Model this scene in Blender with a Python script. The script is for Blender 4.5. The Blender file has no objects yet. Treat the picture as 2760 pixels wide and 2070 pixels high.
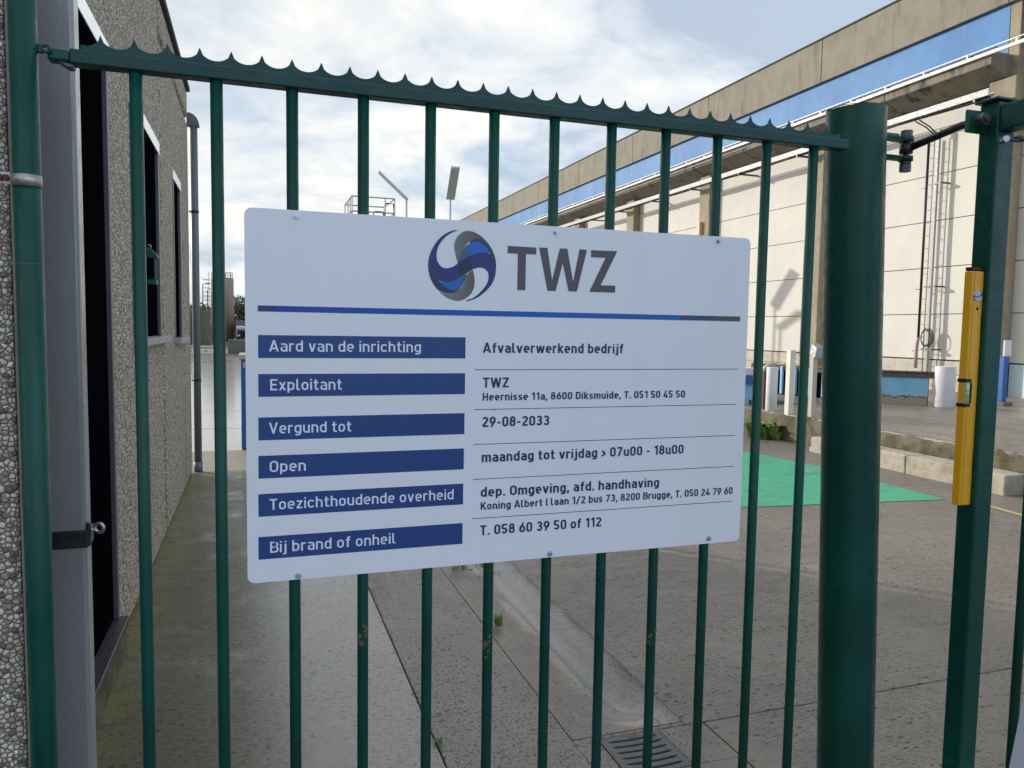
import bpy, bmesh, math, random
from mathutils import Vector, Matrix
R = math.radians
random.seed(7)
SC = bpy.context.scene
COL = SC.collection
G = -1.5      # level of the yard (camera height is z = 0)
PZ = -1.13    # level of the raised concrete platform in front of the hall

# ------------------------------------------------------------------ camera
cam_d = bpy.data.cameras.new('camera'); cam = bpy.data.objects.new('camera', cam_d); COL.objects.link(cam)
yaw, pit, rol = R(18.744), R(-4.1948), R(0.902)
fw = Vector((0, math.cos(pit), math.sin(pit))); rt = Vector((1, 0, 0)); up = rt.cross(fw)
rt, up = math.cos(rol)*rt+math.sin(rol)*up, -math.sin(rol)*rt+math.cos(rol)*up
Rz = Matrix.Rotation(-yaw, 3, 'Z')
rt, up, fw = Rz @ rt, Rz @ up, Rz @ fw
cam.matrix_world = Matrix(((rt.x, up.x, -fw.x, 0), (rt.y, up.y, -fw.y, 0), (rt.z, up.z, -fw.z, 0), (0, 0, 0, 1)))
cam_d.sensor_width = 36; cam_d.lens = 36*2049.5/2760; cam_d.clip_start = .02; cam_d.clip_end = 3000
SC.camera = cam

# ------------------------------------------------------------------ light
SUN_EL, SUN_TRAVEL = R(18.8), Vector((.656, -.755))
SUN_DIR = Vector((-.656*math.cos(SUN_EL), .755*math.cos(SUN_EL), math.sin(SUN_EL))).normalized()
SC.view_settings.view_transform = 'Standard'; SC.view_settings.look = 'None'
SC.view_settings.exposure = .28; SC.view_settings.gamma = 1
sd = bpy.data.lights.new('sun', 'SUN'); sun = bpy.data.objects.new('sun', sd); COL.objects.link(sun)
sd.energy = 2.9; sd.angle = R(.5); sd.color = (1, .925, .825)
sun.rotation_euler = SUN_DIR.to_track_quat('Z', 'Y').to_euler()

world = bpy.data.worlds.new('World'); SC.world = world; world.use_nodes = True
def build_world():
    nt = world.node_tree; N = nt.nodes; L = nt.links; N.clear()
    def nd(t, **k):
        n = N.new(t)
        for a, b in k.items(): setattr(n, a, b)
        return n
    def M(op, a, b=None, clamp=False):
        n = nd('ShaderNodeMath', operation=op); n.use_clamp = clamp
        for i, v in enumerate((a, b)):
            if v is None: continue
            if hasattr(v, 'type'): L.new(v, n.inputs[i])
            else: n.inputs[i].default_value = v
        return n.outputs[0]
    out = nd('ShaderNodeOutputWorld'); bg = nd('ShaderNodeBackground'); bg.inputs['Strength'].default_value = .1
    sky = nd('ShaderNodeTexSky', sky_type='NISHITA', sun_disc=False)
    sky.sun_elevation = SUN_EL; sky.sun_rotation = math.atan2(SUN_DIR.x, SUN_DIR.y); sky.air_density = 1.2; sky.dust_density = 2.0
    tc = nd('ShaderNodeTexCoord'); sep = nd('ShaderNodeSeparateXYZ'); L.new(tc.outputs['Generated'], sep.inputs[0])
    den = M('ADD', M('MAXIMUM', sep.outputs[2], 0.0), .22)
    px = M('DIVIDE', sep.outputs[0], den); py = M('DIVIDE', sep.outputs[1], den)
    cmb = nd('ShaderNodeCombineXYZ'); L.new(px, cmb.inputs[0]); L.new(py, cmb.inputs[1])
    def noise(scale, det, rough, off=0.0, dist=0.0):
        n = nd('ShaderNodeTexNoise'); n.inputs['Scale'].default_value = scale; n.inputs['Detail'].default_value = det
        n.inputs['Roughness'].default_value = rough; n.inputs['Distortion'].default_value = dist
        m = nd('ShaderNodeVectorMath', operation='ADD'); m.inputs[1].default_value = (off, off*.7, off*1.3)
        L.new(cmb.outputs[0], m.inputs[0]); L.new(m.outputs[0], n.inputs['Vector']); return n.outputs['Fac']
    big = noise(.75, 6, .55, 3.1, .25); fine = noise(3.0, 10, .60, 8.4, .5); lump = noise(1.6, 9, .58, 1.7, .4)
    # closeness to the sun
    dt = nd('ShaderNodeVectorMath', operation='DOT_PRODUCT'); L.new(tc.outputs['Generated'], dt.inputs[0]); dt.inputs[1].default_value = SUN_DIR
    def ss(x, lo, hi):
        n = nd('ShaderNodeMapRange'); n.interpolation_type = 'SMOOTHSTEP'; n.inputs[1].default_value = lo; n.inputs[2].default_value = hi; L.new(x, n.inputs[0]); return n.outputs[0]
    near = ss(dt.outputs['Value'], .10, .95); glow = ss(dt.outputs['Value'], .82, .99); back_fill = ss(dt.outputs['Value'], -.15, -.60)
    cov = nd('ShaderNodeMapRange'); cov.interpolation_type = 'SMOOTHSTEP'; cov.inputs[1].default_value = .33; cov.inputs[2].default_value = .50
    L.new(M('MULTIPLY_ADD', fine, .35), cov.inputs[0])
    mixf = M('ADD', M('MULTIPLY', big, .62), M('MULTIPLY', fine, .38))
    L.new(M('ADD', mixf, M('MULTIPLY', near, .05)), cov.inputs[0])
    shade = nd('ShaderNodeValToRGB'); cr = shade.color_ramp
    cr.elements[0].position = .46; cr.elements[0].color = (.345, .41, .50, 1)
    cr.elements[1].position = .64; cr.elements[1].color = (.72, .71, .68, 1)
    e = cr.elements.new(.55); e.color = (.53, .575, .62, 1)
    L.new(M('ADD', M('MULTIPLY', lump, .6), M('ADD', M('MULTIPLY', fine, .34), M('MULTIPLY', near, .17))), shade.inputs[0])
    gain = M('ADD', M('ADD', 12.6, M('MULTIPLY', near, -.8)), M('ADD', M('MULTIPLY', glow, 10.0), M('MULTIPLY', back_fill, 9.0)))  # sky opposite the sun gets added brightness to fill the shaded sign and walls
    tn = nd('ShaderNodeMix', data_type='RGBA', blend_type='MULTIPLY'); L.new(back_fill, tn.inputs[0]); L.new(shade.outputs[0], tn.inputs[6]); tn.inputs[7].default_value = (.90, .97, 1.12, 1)
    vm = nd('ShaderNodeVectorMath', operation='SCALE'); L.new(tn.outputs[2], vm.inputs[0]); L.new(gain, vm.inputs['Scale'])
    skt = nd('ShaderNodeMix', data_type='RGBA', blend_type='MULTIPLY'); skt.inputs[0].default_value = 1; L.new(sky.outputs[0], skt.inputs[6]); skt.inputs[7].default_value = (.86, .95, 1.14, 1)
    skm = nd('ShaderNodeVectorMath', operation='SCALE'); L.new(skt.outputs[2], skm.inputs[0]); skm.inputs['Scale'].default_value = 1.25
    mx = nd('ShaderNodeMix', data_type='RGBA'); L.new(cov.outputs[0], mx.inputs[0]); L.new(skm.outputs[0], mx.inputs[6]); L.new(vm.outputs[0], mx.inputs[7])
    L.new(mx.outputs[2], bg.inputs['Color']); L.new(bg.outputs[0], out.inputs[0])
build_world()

# ------------------------------------------------------------------ materials
class Mat:
    def __init__(s, name, base=(.5, .5, .5), rough=.6, metal=0.0, spec=.5, coat=0):
        s.m = bpy.data.materials.new(name); s.m.use_nodes = True
        s.nt = s.m.node_tree; s.N = s.nt.nodes; s.L = s.nt.links
        s.b = s.N['Principled BSDF']; s.b.inputs['Base Color'].default_value = (*base, 1)
        s.b.inputs['Roughness'].default_value = rough; s.b.inputs['Metallic'].default_value = metal
        s.b.inputs['Specular IOR Level'].default_value = spec
        if coat: s.b.inputs['Coat Weight'].default_value = coat
        s.tc = s.N.new('ShaderNodeTexCoord'); s.base = base; s.rough = rough
    def vec(s, scale=(1, 1, 1), rot=0):
        mp = s.N.new('ShaderNodeMapping'); mp.inputs['Scale'].default_value = scale; mp.inputs['Rotation'].default_value = (0, 0, rot)
        s.L.new(s.tc.outputs['Object'], mp.inputs['Vector']); return mp.outputs[0]
    def noise(s, scale, det=4, rough=.55, stretch=(1, 1, 1), dist=0, rot=0):
        n = s.N.new('ShaderNodeTexNoise'); n.inputs['Scale'].default_value = scale; n.inputs['Detail'].default_value = det
        n.inputs['Roughness'].default_value = rough; n.inputs['Distortion'].default_value = dist
        s.L.new(s.vec(stretch, rot), n.inputs['Vector']); return n.outputs['Fac']
    def vor(s, scale, feature='F1', stretch=(1, 1, 1), rnd=1.0):
        n = s.N.new('ShaderNodeTexVoronoi'); n.feature = feature; n.inputs['Scale'].default_value = scale; n.inputs['Randomness'].default_value = rnd
        s.L.new(s.vec(stretch), n.inputs['Vector']); return n
    def axis(s, i):
        sp = s.N.new('ShaderNodeSeparateXYZ'); s.L.new(s.tc.outputs['Object'], sp.inputs[0]); return sp.outputs[i]
    def rng(s, x, a, b, c=0., d=1., smooth=True):
        n = s.N.new('ShaderNodeMapRange'); n.interpolation_type = 'SMOOTHSTEP' if smooth else 'LINEAR'
        for i, v in zip((1, 2, 3, 4), (a, b, c, d)): n.inputs[i].default_value = v
        s.L.new(x, n.inputs[0]); return n.outputs[0]
    def op(s, o, a, b=None):
        n = s.N.new('ShaderNodeMath'); n.operation = o
        for i, v in enumerate((a, b)):
            if v is None: continue
            if hasattr(v, 'type'): s.L.new(v, n.inputs[i])
            else: n.inputs[i].default_value = v
        return n.outputs[0]
    def mix(s, f, a, b, mode='MIX'):
        n = s.N.new('ShaderNodeMix'); n.data_type = 'RGBA'; n.blend_type = mode
        for i, v in ((0, f), (6, a), (7, b)):
            if hasattr(v, 'type'): s.L.new(v, n.inputs[i])
            elif i == 0: n.inputs[0].default_value = v
            else: n.inputs[i].default_value = (*v, 1) if len(v) == 3 else v
        return n.outputs[2]
    def ramp(s, x, stops, const=False):
        n = s.N.new('ShaderNodeValToRGB'); cr = n.color_ramp
        if const: cr.interpolation = 'CONSTANT'
        while len(cr.elements) < len(stops): cr.elements.new(.5)
        for e, (p, c) in zip(cr.elements, stops): e.position = p; e.color = (*c, 1)
        s.L.new(x, n.inputs[0]); return n.outputs[0]
    def color(s, c): s.L.new(c, s.b.inputs['Base Color']); return s
    def roughn(s, c): s.L.new(c, s.b.inputs['Roughness']); return s
    def bump(s, h, dist=.01, strength=1.0):
        n = s.N.new('ShaderNodeBump'); n.inputs['Distance'].default_value = dist; n.inputs['Strength'].default_value = strength
        s.L.new(h, n.inputs['Height'])
        prev = s.b.inputs['Normal'].links
        if prev: s.L.new(prev[0].from_socket, n.inputs['Normal'])
        s.L.new(n.outputs[0], s.b.inputs['Normal']); return s

def painted(name, base, rough=.4, dirt=.25, dirtc=(.12, .1, .08), scale=6, metal=0.0, streak=False, bumpd=.0006):
    m = Mat(name, base, rough, metal)
    n = m.noise(scale, 6, .6, (1, 1, .25) if streak else (1, 1, 1))
    f = m.op('MULTIPLY', m.rng(n, .48, .75), dirt)
    c = m.mix(f, base, dirtc)
    v = m.noise(scale*.4, 3, .5)
    c = m.mix(m.rng(v, .3, .7, 0, .25 if dirt else 0), c, tuple(min(1, x*1.25+.01) for x in base))
    m.color(c); m.roughn(m.rng(m.noise(scale*3, 3), .3, .7, max(.05, rough-.1), rough+.12))
    if bumpd: m.bump(m.noise(180, 2), bumpd)
    return m.m

MT = {}
def gate_green():
    m = Mat('green_paint', (.004, .062, .047), .33, spec=.3)
    n = m.noise(14, 7, .65); n2 = m.noise(3, 4)
    c = m.mix(m.rng(n2, .3, .7), (.002, .050, .036), (.004, .074, .052))
    c = m.mix(m.op('MULTIPLY', m.rng(n, .62, .78), .35), c, (.05, .09, .07))
    sc = m.noise(2.2, 3, .5, (2.0, 2.0, 55)); c = m.mix(m.op('MULTIPLY', m.rng(sc, .70, .74), .30), c, (.12, .18, .14))
    sp = m.vor(60); c = m.mix(m.op('MULTIPLY', m.rng(sp.outputs['Distance'], .05, .02), m.rng(m.noise(5, 2), .55, .6)), c, (.30, .34, .28))
    m.color(c); m.roughn(m.rng(m.noise(30, 4), .3, .7, .26, .46)); m.bump(m.noise(260, 2), .0004); return m.m
MT['green'] = gate_green()
def rail_green():
    m = Mat('green_paint_weathered', (.006, .06, .048), .4, spec=.35)
    n = m.noise(30, 7, .7, (.4, 1, 1)); z = m.axis(2)
    c = m.mix(m.rng(m.noise(4, 4), .3, .7), (.004, .046, .040), (.007, .066, .055))
    c = m.mix(m.op('MULTIPLY', m.rng(n, .56, .66), .6), c, (.055, .055, .045))
    m.color(c); m.roughn(m.rng(n, .3, .7, .3, .6)); m.bump(m.noise(120, 3), .0008); return m.m
MT['rail'] = rail_green()
def signmat():
    m = Mat('white_sign_panel', (.74, .765, .81), .33); st = m.noise(7, 6, .6, (1, 1, .08)); c = m.mix(m.rng(st, .45, .8, 0, .16), (.80, .81, .83), (.64, .645, .64))
    sp = m.vor(16); c = m.mix(m.op('MULTIPLY', m.rng(sp.outputs['Distance'], .022, .016), m.rng(m.noise(2.3, 2), .58, .60)), c, (.06, .06, .07)); m.color(c); return m.m
MT['sign'] = signmat()
def flat(name, c, rough=.35, metal=0): 
    m = Mat(name, c, rough, metal); v = m.noise(40, 3); m.color(m.mix(m.rng(v, .3, .7, 0, .15), c, tuple(min(1, x*1.2+.003) for x in c))); return m.m
MT['label_blue'] = flat('print_label_blue', (.016, .056, .20))
MT['text_navy'] = flat('print_navy', (.02, .024, .10))
MT['text_white'] = flat('print_white', (.74, .78, .86))
MT['text_grey'] = flat('print_warm_grey', (.085, .072, .085))
MT['logo_navy'] = flat('print_dark_blue', (.010, .024, .17))
MT['logo_rim'] = flat('print_rim_blue', (.022, .028, .09))
MT['logo_purple'] = flat('print_indigo', (.024, .030, .125))
MT['logo_bright'] = flat('print_bright_blue', (.0, .125, .50))
MT['logo_teal'] = flat('print_teal', (.03, .115, .20))
MT['logo_black'] = flat('print_ink', (.012, .016, .05))
def logo_grey():
    m = Mat('print_grey', (.12, .11, .11), .35); c = m.ramp(m.axis(0), [(0.36, (.20, .19, .18)), (.40, (.115, .105, .10)), (.445, (.03, .03, .04))]); m.color(c); return m.m
MT['logo_grey'] = logo_grey()
def stripe():
    m = Mat('print_stripe', (0, .1, .5), .35)
    u = m.op('ADD', m.axis(0), m.op('MULTIPLY', m.op('SUBTRACT', .479, m.axis(2)), .5))
    c = m.ramp(u, [(0, (.022, .038, .14)), (.0512, (.008, .045, .34)), (.35, (.0, .08, .42)), (.6, (.0, .10, .42)), (.8449, (.035, .085, .155)), (.9395, (.09, .085, .09))])
    n = [x for x in m.N if x.type == 'VALTORGB'][0].color_ramp
    n.elements.new(.0505).color = (.022, .038, .14, 1); n.elements.new(.844).color = (.0, .115, .44, 1); n.elements.new(.9388).color = (.035, .085, .155, 1)
    m.color(c); return m.m
MT['stripe'] = stripe()
MT['steel'] = flat('zinc_plated_steel', (.50, .52, .55), .32, 1)
MT['steel_dark'] = painted('dark_weathered_steel', (.10, .10, .12), .45, .5, (.05, .03, .02), 40, metal=.6)
MT['galv'] = painted('galvanised_steel', (.33, .34, .345), .5, .3, (.2, .2, .18), 10, metal=.15)
MT['alu'] = painted('aluminium_trim', (.86, .87, .88), .16, .06, (.4, .4, .4), 8, metal=1.0)
MT['jamb'] = flat('grey_window_jamb', (.10, .095, .11), .4)
MT['strap'] = painted('steel_strap', (.42, .40, .35), .4, .5, (.14, .12, .08), 30, metal=.7)
MT['rust'] = painted('rusty_iron', (.14, .055, .03), .75, .6, (.05, .02, .012), 22)
MT['red_bolt'] = flat('red_oxide_bolt', (.07, .012, .012), .5)
MT['grey_pipe'] = painted('grey_coated_pipe', (.29, .295, .285), .14, .2, (.33, .33, .31), 9, streak=True, metal=.1)
MT['grey_drain'] = painted('grey_drain_pipe', (.13, .14, .155), .4, .2, (.08, .08, .08), 9, streak=True)
MT['black'] = flat('black_rubber', (.008, .008, .010), .5)
MT['strap_black'] = painted('black_band', (.012, .014, .02), .4, .4, (.06, .06, .06), 30)
MT['dark'] = Mat('void_shade', (.003, .003, .004), 1.0, spec=0).m  # matt black stands for the shade inside openings, holes and the pit
MT['glass'] = flat('dark_window_glass', (.004, .005, .007), .06)
MT['slate'] = painted('slate_sill', (.045, .045, .055), .35, .5, (.02, .02, .02), 25)
MT['yellow'] = painted('yellow_level_paint', (.88, .43, .010), .36, .12, (.3, .12, .01), 12)
def pebbles(name, cell):
    m = Mat(name, (.4, .37, .32), .75)
    v = m.vor(1/cell, rnd=.9); d = v.outputs['Distance']; sp = m.N.new('ShaderNodeSeparateColor'); m.L.new(v.outputs['Color'], sp.inputs[0])
    c = m.ramp(sp.outputs[0], [(0, (.15, .13, .115)), (.10, (.36, .31, .26)), (.26, (.66, .57, .44)), (.46, (.80, .72, .58)), (.64, (.50, .38, .27)), (.74, (.72, .63, .52)), (.86, (.90, .86, .76)), (.965, (.50, .30, .21))], True)
    c = m.mix(m.rng(m.noise(160, 3), .3, .7, 0, .35), c, (.22, .19, .16))
    edge = m.vor(1/cell, 'DISTANCE_TO_EDGE', rnd=.9).outputs['Distance']
    c = m.mix(m.rng(edge, .10, .015), c, (.27, .225, .175))
    big = m.noise(1.1, 4, .6); c = m.mix(m.rng(big, .4, .75, 0, .35), c, (.38, .32, .245))
    m.color(c)
    h = m.op('SUBTRACT', 1.0, m.op('POWER', d, 1.6)); m.bump(h, cell*.55, .75); m.bump(m.rng(edge, .0, .16), cell*.3, .8)
    return m.m
MT['pebble_near'] = pebbles('exposed_aggregate_near', .0083)
MT['pebble'] = pebbles('exposed_aggregate', .017)
MT['mortar'] = painted('smooth_concrete_edge', (.30, .27, .235), .85, .5, (.12, .10, .08), 18, bumpd=.002)

def concrete_floor(name, a, b, wet=(.25, .6), moss=False, streak=(1, 1, 1), tint=(.20, .17, .14), spec=.7, bk=1.0, fleck=.95, pits=1.0):
    m = Mat(name, a, .5)
    n1 = m.noise(1.1, 6, .6); n2 = m.noise(9, 7, .68, streak); n3 = m.noise(55, 5, .7, (streak[0]*.35, streak[1], 1)); n4 = m.noise(.45, 4, .55)
    c = m.mix(m.rng(n1, .32, .68), a, b)
    c = m.mix(m.rng(n2, .35, .7, 0, .40), c, tuple(x*.72 for x in a))
    c = m.mix(m.rng(m.noise(2.3, 5, .6), .52, .68, 0, .5), c, tint)
    pit = m.rng(n3, .42, .30); c = m.mix(m.op('MULTIPLY', pit, .85), c, (.022, .02, .018))
    grit = m.vor(75); gm = m.op('MULTIPLY', m.rng(grit.outputs['Distance'], .16, .08), m.rng(m.noise(9, 2), .58, .66)); c = m.mix(m.op('MULTIPLY', gm, .6), c, (.45, .43, .38))
    if moss:
        x = m.axis(0); k = m.op('MULTIPLY', m.rng(x, .26, -.14), m.rng(m.noise(2.2, 6, .65), .25, .50)); c = m.mix(m.op('MULTIPLY', k, .9), c, (.058, .058, .010))
        cw = m.op('SUBTRACT', .8, m.op('MULTIPLY', k, .8)); m.L.new(cw, m.b.inputs['Coat Weight'])
        k2 = m.op('MULTIPLY', m.rng(x, -.30, -.60), m.rng(m.noise(6, 6, .7), .35, .55)); c = m.mix(m.op('MULTIPLY', k2, .85), c, (.18, .15, .03))
    m.color(c); m.b.inputs['Specular IOR Level'].default_value = spec
    r = m.rng(m.op('ADD', m.op('MULTIPLY', n4, .6), m.op('MULTIPLY', n2, .4)), .38, .62, *wet)
    if moss: r = m.op('ADD', r, m.rng(m.axis(0), .1, -.5, 0, .30))
    m.roughn(r)
    fl = m.noise(120, 3, .6, (streak[0]*.5, streak[1], 1)); patch = m.rng(m.noise(1.7, 4, .6), .34, .52)
    flk = m.op('MULTIPLY', m.rng(fl, .58, .66), patch); c2 = m.mix(m.op('MULTIPLY', flk, fleck), c, (.018, .017, .018)); m.color(c2)
    if spec > .9 and not moss: m.b.inputs['Coat Weight'].default_value = .8; m.b.inputs['Coat Roughness'].default_value = .12; m.b.inputs['Coat IOR'].default_value = 1.4
    if moss: m.b.inputs['Coat Roughness'].default_value = .12; m.b.inputs['Coat IOR'].default_value = 1.4
    pv = m.vor(34, stretch=(.75, 1.3, 1)); ps = m.N.new('ShaderNodeSeparateColor'); m.L.new(pv.outputs['Color'], ps.inputs[0])
    rad = m.op('MULTIPLY', m.op('POWER', ps.outputs[0], 2.2), .36); wob = m.op('MULTIPLY', m.op('SUBTRACT', m.noise(130, 3, .6), .5), .35)
    pitm = m.op('MULTIPLY', m.rng(m.op('SUBTRACT', m.op('ADD', pv.outputs['Distance'], wob), rad), .03, -.05), m.rng(m.noise(1.3, 5, .6), .36, .56)); pitm = m.op('MULTIPLY', pitm, pits)
    lite = m.op('MULTIPLY', m.rng(ps.outputs[1], .90, .93), m.rng(pv.outputs['Distance'], .17, .12)); c3 = m.mix(m.op('MULTIPLY', pitm, .9), c2, (.020, .019, .020)); m.color(m.mix(m.op('MULTIPLY', lite, .55*pits), c3, (.36, .33, .30)))
    m.bump(m.op('SUBTRACT', 1.0, pitm), .006, bk)
    m.bump(n2, .006, .8*bk); m.bump(n3, .005, 1.0*bk); m.bump(m.noise(28, 5, .65, streak), .006, .7*bk); m.bump(m.op('SUBTRACT', 1.0, flk), .004, bk)
    return m.m
MT['slab_left'] = concrete_floor('wet_slab_concrete', (.155, .145, .12), (.21, .20, .17), (.14, .36), True, (.8, 1.2, 1), (.12, .115, .085), 1.0)
MT['slab_mid'] = concrete_floor('brown_slab_concrete', (.16, .138, .112), (.22, .19, .155), (.30, .55), False, (1.5, .5, 1), (.21, .175, .14))
MT['slab_right'] = concrete_floor('yard_concrete', (.175, .150, .122), (.225, .195, .16), (.36, .62), False, (.6, 1.6, 1), (.23, .19, .145))
MT['gutter'] = concrete_floor('channel_concrete', (.16, .138, .112), (.21, .185, .155), (.30, .55), False, (1.4, .5, 1), (.14, .115, .09), .6, .7, .3, .4)
def wet_channel(mat):
    m = Mat.__new__(Mat); m.m = mat; m.nt = mat.node_tree; m.N = m.nt.nodes; m.L = m.nt.links; m.b = m.N['Principled BSDF']; m.tc = [n for n in m.N if n.type == 'TEX_COORD'][0]
    x = m.op('ADD', m.axis(0), m.op('MULTIPLY', m.op('SUBTRACT', m.noise(9, 5, .65), .5), .10)); f = m.op('MULTIPLY', m.rng(x, 1.25, 1.37), m.rng(x, 1.56, 1.50))
    old = m.b.inputs['Base Color'].links[0].from_socket; m.color(m.mix(m.op('MULTIPLY', f, .75), old, (.10, .10, .095)))
    ro = m.b.inputs['Roughness'].links[0].from_socket; r2 = m.mix(f, ro, (.22, .22, .22)); m.roughn(r2); m.L.new(m.op('MULTIPLY', f, .7), m.b.inputs['Coat Weight']); m.b.inputs['Coat Roughness'].default_value = .1
wet_channel(MT['gutter'])
MT['yard_wet'] = concrete_floor('wet_far_concrete', (.20, .185, .16), (.26, .24, .20), (.14, .26), False, (.25, 1.5, 1), (.18, .16, .13), 1.0, .25, .5, 0)
MT['yard_dry'] = concrete_floor('pale_yard_concrete', (.26, .225, .16), (.32, .28, .21), (.5, .7), False, (1, 1, 1), (.22, .19, .13))
MT['platform'] = concrete_floor('platform_concrete', (.20, .175, .14), (.27, .24, .20), (.16, .60), False, (.5, 1.5, 1), (.16, .135, .10))
MT['earth'] = painted('dark_earth', (.035, .032, .026), .9, .5, (.06, .06, .03), 2)
def kerbmat():
    m = Mat('kerb_concrete', (.42, .38, .30), .8); n = m.noise(12, 7, .65)
    c = m.mix(m.rng(n, .4, .7, 0, .7), (.44, .39, .31), (.30, .26, .20)); z = m.axis(2)
    c = m.mix(m.op('MULTIPLY', m.rng(m.noise(5, 6), .5, .65), .5), c, (.20, .18, .11)); m.color(c); m.bump(m.noise(60, 5), .003); return m.m
MT['kerb'] = kerbmat()
def mossy():
    m = Mat('mossy_concrete', (.2, .17, .12), .9); n = m.noise(14, 8, .7)
    c = m.mix(m.rng(m.noise(4, 6), .4, .65), (.17, .145, .105), (.075, .07, .03)); c = m.mix(m.rng(n, .5, .7, 0, .8), c, (.05, .045, .03)); c = m.mix(m.rng(m.noise(9, 5), .6, .7, 0, .8), c, (.16, .15, .03))
    m.color(c); m.bump(n, .02); return m.m
MT['mossy'] = mossy()
def greenpaint():
    m = Mat('green_floor_paint', (.02, .42, .25), .42); n = m.noise(10, 7, .65, (.6, 1.6, 1))
    c = m.mix(m.rng(n, .35, .7), (.014, .33, .18), (.03, .44, .25)); c = m.mix(m.rng(m.noise(24, 6, .7, (.3, 1, 1)), .58, .68, 0, .85), c, (.05, .13, .08)); c = m.mix(m.rng(m.noise(3.2, 7, .72, (.6, 1.4, 1)), .50, .66, 0, .75), c, (.08, .20, .13)); c = m.mix(m.rng(m.noise(7, 7, .72, (.4, 1.6, 1)), .57, .64, 0, .7), c, (.04, .12, .08)); c = m.mix(m.rng(m.noise(60, 4, .7), .62, .70, 0, .7), c, (.16, .15, .12)); m.color(c)
    m.roughn(m.rng(n, .3, .7, .3, .55)); m.bump(m.noise(50, 5), .003); return m.m
MT['green_floor'] = greenpaint()
MT['yellow_line'] = painted('worn_yellow_line', (.45, .36, .16), .7, .8, (.2, .17, .12), 20)
def hallpaint():
    m = Mat('cream_wall_paint', (.70, .66, .57), .75); n = m.noise(.9, 7, .6); n2 = m.noise(5, 7, .7, (1, 1, .2))
    c = m.mix(m.rng(n, .35, .7), (.66, .63, .56), (.60, .58, .53)); c = m.mix(m.rng(n2, .60, .78, 0, .35), c, (.45, .40, .32))
    c = m.mix(m.rng(m.noise(3, 6, .6), .66, .72, 0, .5), c, (.78, .75, .68)); m.color(c); m.bump(m.noise(2.5, 4), .01, .4); m.bump(m.noise(40, 3), .002); return m.m
MT['hall_white'] = hallpaint()
def oldconc(name, a, dark, sc=1.0, streak=.22, amt=.7):
    m = Mat(name, a, .85); n = m.noise(2.2*sc, 8, .62); st = m.noise(3.2*sc, 8, .68, (1, 1, streak)); 
    c = m.mix(m.rng(n, .35, .68), a, tuple(x*.82 for x in a)); c = m.mix(m.rng(st, .50, .72, 0, amt), c, dark)
    c = m.mix(m.rng(m.noise(22, 6, .7), .62, .72, 0, .5), c, tuple(x*.5 for x in a)); m.color(c); m.bump(m.noise(30, 6), .006); return m.m
MT['parapet'] = oldconc('parapet_concrete', (.275, .25, .195), (.12, .105, .08), 1, .22, .75)
MT['gutter_conc'] = oldconc('gutter_beam_concrete', (.24, .21, .165), (.028, .024, .02), 1.2, .35, 1.0)
MT['column'] = oldconc('column_concrete', (.36, .30, .21), (.18, .14, .09), 2, .3, .5)
MT['plinth'] = oldconc('plinth_concrete', (.55, .51, .43), (.24, .20, .14), 2, 1, .6)
MT['farwall'] = oldconc('far_wall_concrete', (.17, .16, .11), (.08, .08, .035), .4, .3, .9)
MT['barrier'] = oldconc('barrier_concrete', (.15, .145, .135), (.07, .07, .06), .6, .5, .7)
MT['joint'] = painted('dirty_joint', (.15, .125, .095), .95, .7, (.03, .025, .02), 12)
def blueband():
    m = Mat('faded_blue_paint', (.05, .19, .55), .6); n = m.noise(.7, 7, .62); st = m.noise(2.6, 8, .66, (1, 1, .16))
    c = m.mix(m.rng(n, .35, .68), (.010, .135, .39), (.035, .205, .46)); c = m.mix(m.rng(st, .50, .75, 0, .45), c, (.14, .26, .42))
    z = m.axis(2); k = m.op('MULTIPLY', m.rng(m.noise(.9, 8, .66, (1, 1, .3)), .60, .66), m.rng(st, .42, .58)); c = m.mix(m.op('MULTIPLY', k, .85), c, (.24, .235, .23)); m.color(c); m.bump(m.noise(20, 5), .003); return m.m
MT['blue_band'] = blueband()
MT['pipe_white'] = painted('white_pipe', (.72, .70, .63), .5, .3, (.4, .36, .28), 6)
MT['white_post'] = painted('white_post_paint', (.70, .66, .58), .55, .35, (.35, .28, .2), 7)
MT['bollard'] = painted('white_bollard_paint', (.60, .60, .62), .5, .4, (.3, .27, .23), 8)
MT['beige'] = painted('beige_post_paint', (.45, .40, .33), .6, .3, (.25, .2, .15), 10)
MT['blue_post'] = painted('blue_post_paint', (.02, .10, .36), .5, .25, (.05, .1, .2), 9)
MT['pale_blue'] = painted('pale_blue_wall_paint', (.52, .64, .68), .7, .3, (.42, .44, .42), 3)
def basin():
    m = Mat('rusty_light_blue_steel', (.2, .45, .6), .5); n = m.noise(3, 6, .6); z = m.axis(2)
    c = m.mix(m.rng(n, .3, .7), (.16, .40, .58), (.28, .52, .66))
    e = m.op('ADD', z, m.op('MULTIPLY', m.noise(9, 7, .7), -.20)); c = m.mix(m.rng(e, .06, .045), c, (.15, .085, .055)); c = m.mix(m.rng(e, .035, .02), c, (.33, .26, .19)); m.color(c); return m.m
MT['basin'] = basin()
MT['skip'] = painted('light_blue_skip_paint', (.26, .50, .72), .5, .35, (.12, .2, .28), 7)
MT['pink'] = painted('pink_pvc', (.55, .36, .38), .5, .2, (.3, .2, .2), 9)
MT['cream'] = painted('cream_box', (.70, .52, .24), .5, .2, (.4, .3, .15), 8)
MT['bin_blue'] = painted('blue_bin_paint', (.012, .09, .30), .4, .2, (.03, .06, .12), 7)
MT['bin_label'] = flat('beige_label', (.42, .36, .28), .6)
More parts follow.
